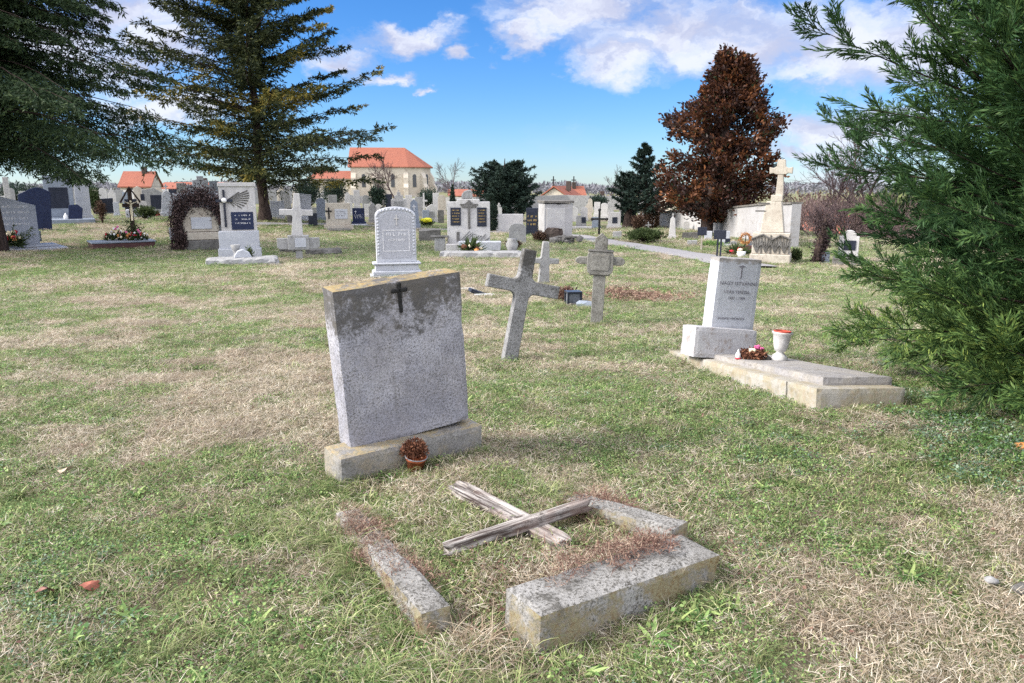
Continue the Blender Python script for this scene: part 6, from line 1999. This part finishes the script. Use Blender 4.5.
# ------------------------------------------------------------------ big cypress on the right
def cypress():
    RSl = np.random.RandomState(5)
    bx, by = 4.92, 4.95
    base = Vector((bx, by, hz(bx, by)))
    e = empty('cypress_tree', base, 0, 'large feathery green cypress filling the right side of the photo', 'tree')
    mb = MB(); zs = np.linspace(-.2, 6.5, 12); mb.tube([(.05 * math.sin(z * 2), .05 * math.cos(z), z) for z in zs], [.16 * (1 - z / 7.2) + .01 for z in zs], 12)
    mb.build('trunk', M['barkred'], e, True)
    nb = 560; nseg = 9
    z0 = -.05 + 5.6 * (np.arange(nb) / nb) ** 1.3
    az_ = np.arange(nb) * 2.39996 + RSl.normal(size=nb) * .2
    # azimuth -x / -y sides face the camera
    SP, SD, SL, ST_, S0, S1, R0, R1 = [], [], [], [], [], [], [], []
    for b in range(nb):
        a = az_[b]; hd_ = np.array([math.cos(a), math.sin(a), 0])
        inc = RSl.uniform(.30, .85) + .10 * (z0[b] > 2)
        if z0[b] < .8: inc = RSl.uniform(-.14, .46)
        elif z0[b] < 1.9: inc = RSl.uniform(.12, .72)
        reach = np.interp(z0[b] + 1.0, [0, .8, 1.2, 1.7, 2.6, 3.4, 4.5, 7], [1.95, 2.15, 2.28, 2.50, 3.0, 3.2, 2.6, .9]) * RSl.uniform(.62, 1.03)
        Lb = reach / math.cos(inc * .9)
        prev = np.array([0, 0, z0[b]]); side = np.array([-hd_[1], hd_[0], 0]) * RSl.normal() * .18
        for k in range(nseg):
            t1 = (k + 1) / nseg
            p = np.array([0, 0, z0[b]]) + hd_ * reach * t1 + side * t1 ** 2 * reach + np.array([0, 0, reach * (math.tan(inc) * (.55 * t1 + .30 * t1 ** 2))])
            d = p - prev; l = np.linalg.norm(d)
            S0.append(prev); S1.append(p); R0.append(.017 * (1 - t1 + 1 / nseg) + .002); R1.append(.017 * (1 - t1) + .0015)
            if t1 > .30: SP.append(prev); SD.append(d / l); SL.append(l); ST_.append(t1)
            prev = p
    V, Fc = sticks(np.array(S0), np.array(S1), R0, R1); np_mesh('limbs', V, Fc, M['bark'], e)
    SP, SD, SL, ST_ = map(np.array, (SP, SD, SL, ST_))
    st = RS.get_state(); RS.seed(77)
    # cull what the far side hides completely: keep everything near the camera side, thin the rest
    N = nrm(RS.normal(size=SP.shape) * .5 + np.array([[0, 0, 1.]]))
    C1 = sprout(SP, SD, SL, 5, .62 * (1.12 - .80 * ST_), .62, N, .9)
    P1, D1, L1, N1, t1 = C1
    D1 = nrm(D1 + np.array([[0, 0, .18]]))
    camv = nrm(np.array([[-bx, -by, 0.]])); front = (P1[:, :2] @ camv[0, :2]) > -.5
    P1, D1, L1, N1 = P1[front], D1[front], L1[front], N1[front]
    P2, D2, L2, N2, t2 = sprout(P1, D1, L1, 12, L1 * .30 + .03, .60, N1, .35)
    L2 = L2 * (1.15 - .7 * t2)
    P3, D3, L3, N3, t3 = sprout(P2, D2, L2, 8, np.full(len(P2), .055), .36, N2, .4)
    V3, F3 = diamonds(P3, D3, L3, .0095, nrm(N3 + RS.normal(size=N3.shape) * .6), .03)
    V1, F1 = sticks(P1, P1 + D1 * L1[:, None], .004, .0015)
    V2, F2 = sticks(P2, P2 + D2 * L2[:, None], .0026, .0014)
    Vv, Ff = join_np([(V3, F3), (V1, F1), (V2, F2)])
    gx_ = P3 + np.array([[bx, by, 0]])
    patch = fbm(gx_[:, 0] * 1.3 + gx_[:, 1], gx_[:, 2] * 1.6, 1.0, 3)
    tn = .10 + .40 * RS.rand(len(P3)) + .55 * (patch - .35) + .28 * sstep(1.5 - P3[:, 2], 0, 1.2)
    tn = np.concatenate([np.clip(tn, 0, 1), np.full(len(F1), .2), np.clip(.15 + .35 * RS.rand(len(F2)), 0, 1)])
    np_mesh('crown', Vv, Ff, M['cypress_leaf'], e, tn)
    print('cypress faces', len(Ff))
    RS.set_state(st)


cypress()

# ================================================================== small things lying on the grass
for (px_, py_, lab, sd_) in ((91, 597, 'reddish fallen leaf lying in the grass at the lower left', 1), (47, 601, 'second fallen reddish leaf left of the brighter one', 2), (66, 478, 'pale fallen leaf in the grass on the left', 3)):
    p = at(px_, py_)
    n = 9; A_ = np.linspace(0, 2 * math.pi, n, endpoint=False)
    rr_ = .030 * (1 + .25 * np.cos(A_ * 3 + sd_))
    vs = [(0, 0, .006)] + [(rr_[i] * math.cos(A_[i]) * 1.3, rr_[i] * math.sin(A_[i]), .010 * math.sin(A_[i] * 2 + sd_)) for i in range(n)]
    mb = MB(); mb.add(vs, [(0, 1 + i, 1 + (i + 1) % n) for i in range(n)])
    mb.add([(v_[0], v_[1], v_[2] - .0015) for v_ in vs], [(0, 1 + (i + 1) % n, 1 + i) for i in range(n)])
    o = mb.build('fallen_leaf', plain('fallen_leaf_%d' % sd_, [(.26, .09, .06), (.20, .10, .08), (.45, .36, .27)][sd_ - 1], .7, .3))
    o.location = (p.x, p.y, p.z + .05); o.rotation_euler = (.35, .2, sd_ * 1.3); tag(o, lab, 'leaf', 'fallen leaves in the grass')
for (px_, py_, r_, lab, mt_) in ((990, 588, .022, 'small grey pebble in the grass at the lower right', 'grey'), (1022, 452, .035, 'orange fruit lying under the right conifer', 'orangefl'), (1020, 597, .03, 'dark little stone at the lower right edge', 'sooty')):
    p = at(px_, py_); mb = MB(); mb.blob((0, 0, 0), r_, 2, .4, r_ * 99, squash=(1.2, 1, .7)); o = mb.build('pebble' if mt_ != 'orangefl' else 'fallen_fruit', M[mt_], None, True); o.location = (p.x, p.y, p.z + .035); tag(o, lab, 'stone' if mt_ != 'orangefl' else 'fruit')

# ================================================================== turf
EXCL.append((c2.x, c2.y, 0, .16, .12))
scatter()
_r = np.random.RandomState(3)


def along(a, b, n, spread, kind, sc, zoff=0.0, szj=.35):
    t = _r.rand(n)
    x = a[0] + (b[0] - a[0]) * t + _r.normal(size=n) * spread; y = a[1] + (b[1] - a[1]) * t + _r.normal(size=n) * spread
    k = ~inside_excl(x, y) if zoff == 0 else np.ones(n, bool)
    put(kind, x[k], y[k], sc, zoff, szj)


# grave interior: dead reddish stems, green turf
along((-.62, 2.95), (-.25, 2.50), 30, .06, 'red_stems', .9)
along((-.66, 3.1), (-.22, 2.50), 40, .07, 'straw_tuft', 1.0)
along((-.80, 3.34), (-.32, 2.47), 40, .035, 'red_stems', .6, .07)
along((-.80, 3.36), (-.34, 2.52), 60, .05, 'straw_tuft', .6, .065)
along((-.80, 3.36), (-.32, 2.48), 20, .035, 'red_stems', .6, .08)
along((-.70, 3.38), (-.25, 2.60), 50, .04, 'green_tuft', .9, .03)
along((-.92, 3.38), (-.40, 2.38), 60, .03, 'tall_tuft', .45)
along((.34, 3.55), (-.02, 4.2), 70, .06, 'green_tuft', .8, .01)
along((.34, 3.55), (-.02, 4.2), 40, .06, 'straw_tuft', .8, .02)
along((.38, 3.45), (.52, 3.30), 16, .05, 'red_stems', .8, .10)
along((.05, 2.52), (.75, 2.98), 70, .06, 'red_stems', .95)
along((.18, 2.58), (.72, 2.92), 30, .03, 'red_stems', .7, .12)
along((.75, 3.0), (.35, 3.4), 40, .06, 'red_stems', .9)
along((.45, 3.05), (.70, 2.95), 24, .08, 'red_stems', 1.0)
along((-.2, 2.75), (.3, 3.0), 60, .22, 'red_stems', .8)
along((-.5, 3.2), (.3, 3.3), 150, .25, 'green_tuft', 1.0)
along((-.3, 3.6), (.0, 3.9), 90, .22, 'green_tuft', 1.1)
along((-.3, 2.75), (.2, 2.8), 60, .16, 'green_tuft', .9)
along((.20, 3.55), (.26, 3.62), 16, .05, 'tall_tuft', .62)
along((.66, 3.02), (.28, 3.40), 50, .03, 'green_tuft', 1.0, .04)
along((.64, 3.02), (.26, 3.40), 26, .03, 'tall_tuft', .4, .02)
along((.66, 3.0), (.30, 3.36), 26, .03, 'red_stems', .9, .05)
along((-.1, 2.55), (.62, 3.0), 40, .05, 'straw_tuft', .9, .03)
along((-.2, 3.0), (.3, 3.1), 60, .2, 'straw_tuft', .9)
# tussocks against kerbs and plinth
along((-.42, 2.30), (-.95, 3.35), 46, .07, 'tall_tuft', .62)
along((-.45, 2.28), (-1.0, 3.35), 24, .09, 'tall_straw', .60)
along((-.25, 2.38), (.06, 2.28), 26, .07, 'tall_straw', .75)
along((-.30, 2.15), (.02, 2.12), 26, .09, 'tall_straw', .80)
along((-.32, 2.1), (.1, 2.08), 30, .09, 'tall_tuft', .6)
along((-1.6, 2.0), (-.4, 2.2), 70, .25, 'tall_tuft', .5)
along((-1.5, 3.0), (-.9, 3.6), 50, .2, 'tall_tuft', .5)
along((.12, 2.22), (.88, 2.68), 30, .035, 'tall_tuft', .42)
along((.12, 2.20), (.9, 2.66), 12, .05, 'tall_straw', .45)
along((.10, 2.18), (.9, 2.64), 14, .04, 'broad_weed', .9)
along((-.55, 2.1), (.1, 2.0), 26, .12, 'tall_tuft', .5)
along((-.25, 2.95), (.35, 3.35), 12, .1, 'tall_tuft', .4)
along((-.28, 2.86), (.30, 3.14), 22, .012, 'green_tuft', .7)
along((.93, 2.80), (1.02, 2.90), 12, .05, 'tall_straw', .6)
along((-1.02, 3.7), (-.15, 4.25), 46, .05, 'tall_tuft', .48)
along((-.95, 3.70), (-.55, 3.95), 20, .05, 'tall_straw', .55)
along((-1.15, 3.75), (-1.0, 3.95), 10, .06, 'tall_straw', .55)
along((.90, 3.0), (.45, 3.5), 16, .05, 'tall_tuft', .4)
# right grave, crosses and stones
along((1.85, 4.95), (1.45, 7.2), 60, .07, 'tall_tuft', .42)
along((2.1, 4.82), (2.85, 4.95), 34, .05, 'tall_straw', .42)
along((2.1, 4.82), (2.9, 4.98), 20, .05, 'tall_tuft', .38)
for q in (c1, c2, c3): along((q.x - .12, q.y - .1), (q.x + .15, q.y - .05), 14, .05, 'tall_tuft', .5)
for ob_ in [o_ for o_ in COL.objects if o_.parent is None and o_.type == 'EMPTY' and 10 < o_.matrix_basis.translation.y < 30 and abs(o_.matrix_basis.translation.x) < 22]:
    t_ = ob_.matrix_basis.translation; along((t_.x - .5, t_.y - .35), (t_.x + .5, t_.y - .35), 14, .14, 'tall_tuft', .7)
# blue leaved ground ivy by the cypress
for (px_, py_, n_, sp_) in ((945, 425, 26, .16), (970, 450, 26, .18), (1000, 470, 24, .2), (930, 400, 16, .15), (985, 425, 30, .25), (1010, 440, 30, .3), (905, 365, 20, .3)):
    q = at(px_, py_); along((q.x, q.y), (q.x, q.y), n_, sp_, 'blue_weed', .85); along((q.x + .1, q.y + .1), (q.x, q.y), n_, sp_ * 1.2, 'dark_weed', .8)
for (px_, py_, n_, sp_) in ((60, 560, 14, .10), (25, 600, 14, .12), (790, 460, 26, .22), (750, 440, 20, .2), (600, 380, 40, .4), (820, 560, 10, .15), (90, 640, 10, .1)):
    q = at(px_, py_); along((q.x, q.y), (q.x, q.y), n_, sp_, 'blue_weed', .6); along((q.x, q.y), (q.x, q.y), n_, sp_, 'clover_tuft', 1.0)
# fallen needles and brown litter
q = at(40, 250); along((q.x, q.y), (q.x + 4, q.y + .5), 60, .5, 'red_stems', 1.6)

A = np.concatenate(GP)
print('tufts', len(A))
me = bpy.data.meshes.new('turf_blades')
me.vertices.add(len(A)); me.vertices.foreach_set('co', A[:, :3].astype(np.float32).ravel())
for nm_, typ, dat in (('idx', 'INT', A[:, 3].astype(np.int32)),):
    a_ = me.attributes.new(nm_, typ, 'POINT'); a_.data.foreach_set('value', dat)
for nm_, dat in (('rot', A[:, 4:7]), ('scl', np.stack([A[:, 7], A[:, 7], A[:, 8]], 1))):
    a_ = me.attributes.new(nm_, 'FLOAT_VECTOR', 'POINT'); a_.data.foreach_set('vector', dat.astype(np.float32).ravel())
turf = bpy.data.objects.new('grass', me); COL.objects.link(turf)
tag(turf, 'patchy green and straw coloured grass covering the cemetery ground', kind='stuff')
ng = bpy.data.node_groups.new('turf', 'GeometryNodeTree')
ng.interface.new_socket('Geometry', in_out='INPUT', socket_type='NodeSocketGeometry')
ng.interface.new_socket('Geometry', in_out='OUTPUT', socket_type='NodeSocketGeometry')
gi = ng.nodes.new('NodeGroupInput'); go = ng.nodes.new('NodeGroupOutput')
iop = ng.nodes.new('GeometryNodeInstanceOnPoints'); ci = ng.nodes.new('GeometryNodeCollectionInfo')
ci.inputs['Collection'].default_value = gc; ci.inputs['Separate Children'].default_value = True; ci.inputs['Reset Children'].default_value = True
iop.inputs['Pick Instance'].default_value = True


def na(nm_, typ):
    n_ = ng.nodes.new('GeometryNodeInputNamedAttribute'); n_.data_type = typ; n_.inputs['Name'].default_value = nm_
    return n_.outputs['Attribute']


e2r = ng.nodes.new('FunctionNodeEulerToRotation')
lk = ng.links.new
lk(gi.outputs[0], iop.inputs['Points']); lk(ci.outputs[0], iop.inputs['Instance']); lk(na('idx', 'INT'), iop.inputs['Instance Index'])
lk(na('rot', 'FLOAT_VECTOR'), e2r.inputs[0]); lk(e2r.outputs[0], iop.inputs['Rotation']); lk(na('scl', 'FLOAT_VECTOR'), iop.inputs['Scale'])
lk(iop.outputs[0], go.inputs[0])
md = turf.modifiers.new('turf', 'NODES'); md.node_group = ng

cy = scene.cycles
cy.max_bounces = 6; cy.diffuse_bounces = 3; cy.glossy_bounces = 2; cy.transmission_bounces = 3; cy.transparent_max_bounces = 4
cy.use_denoising = False
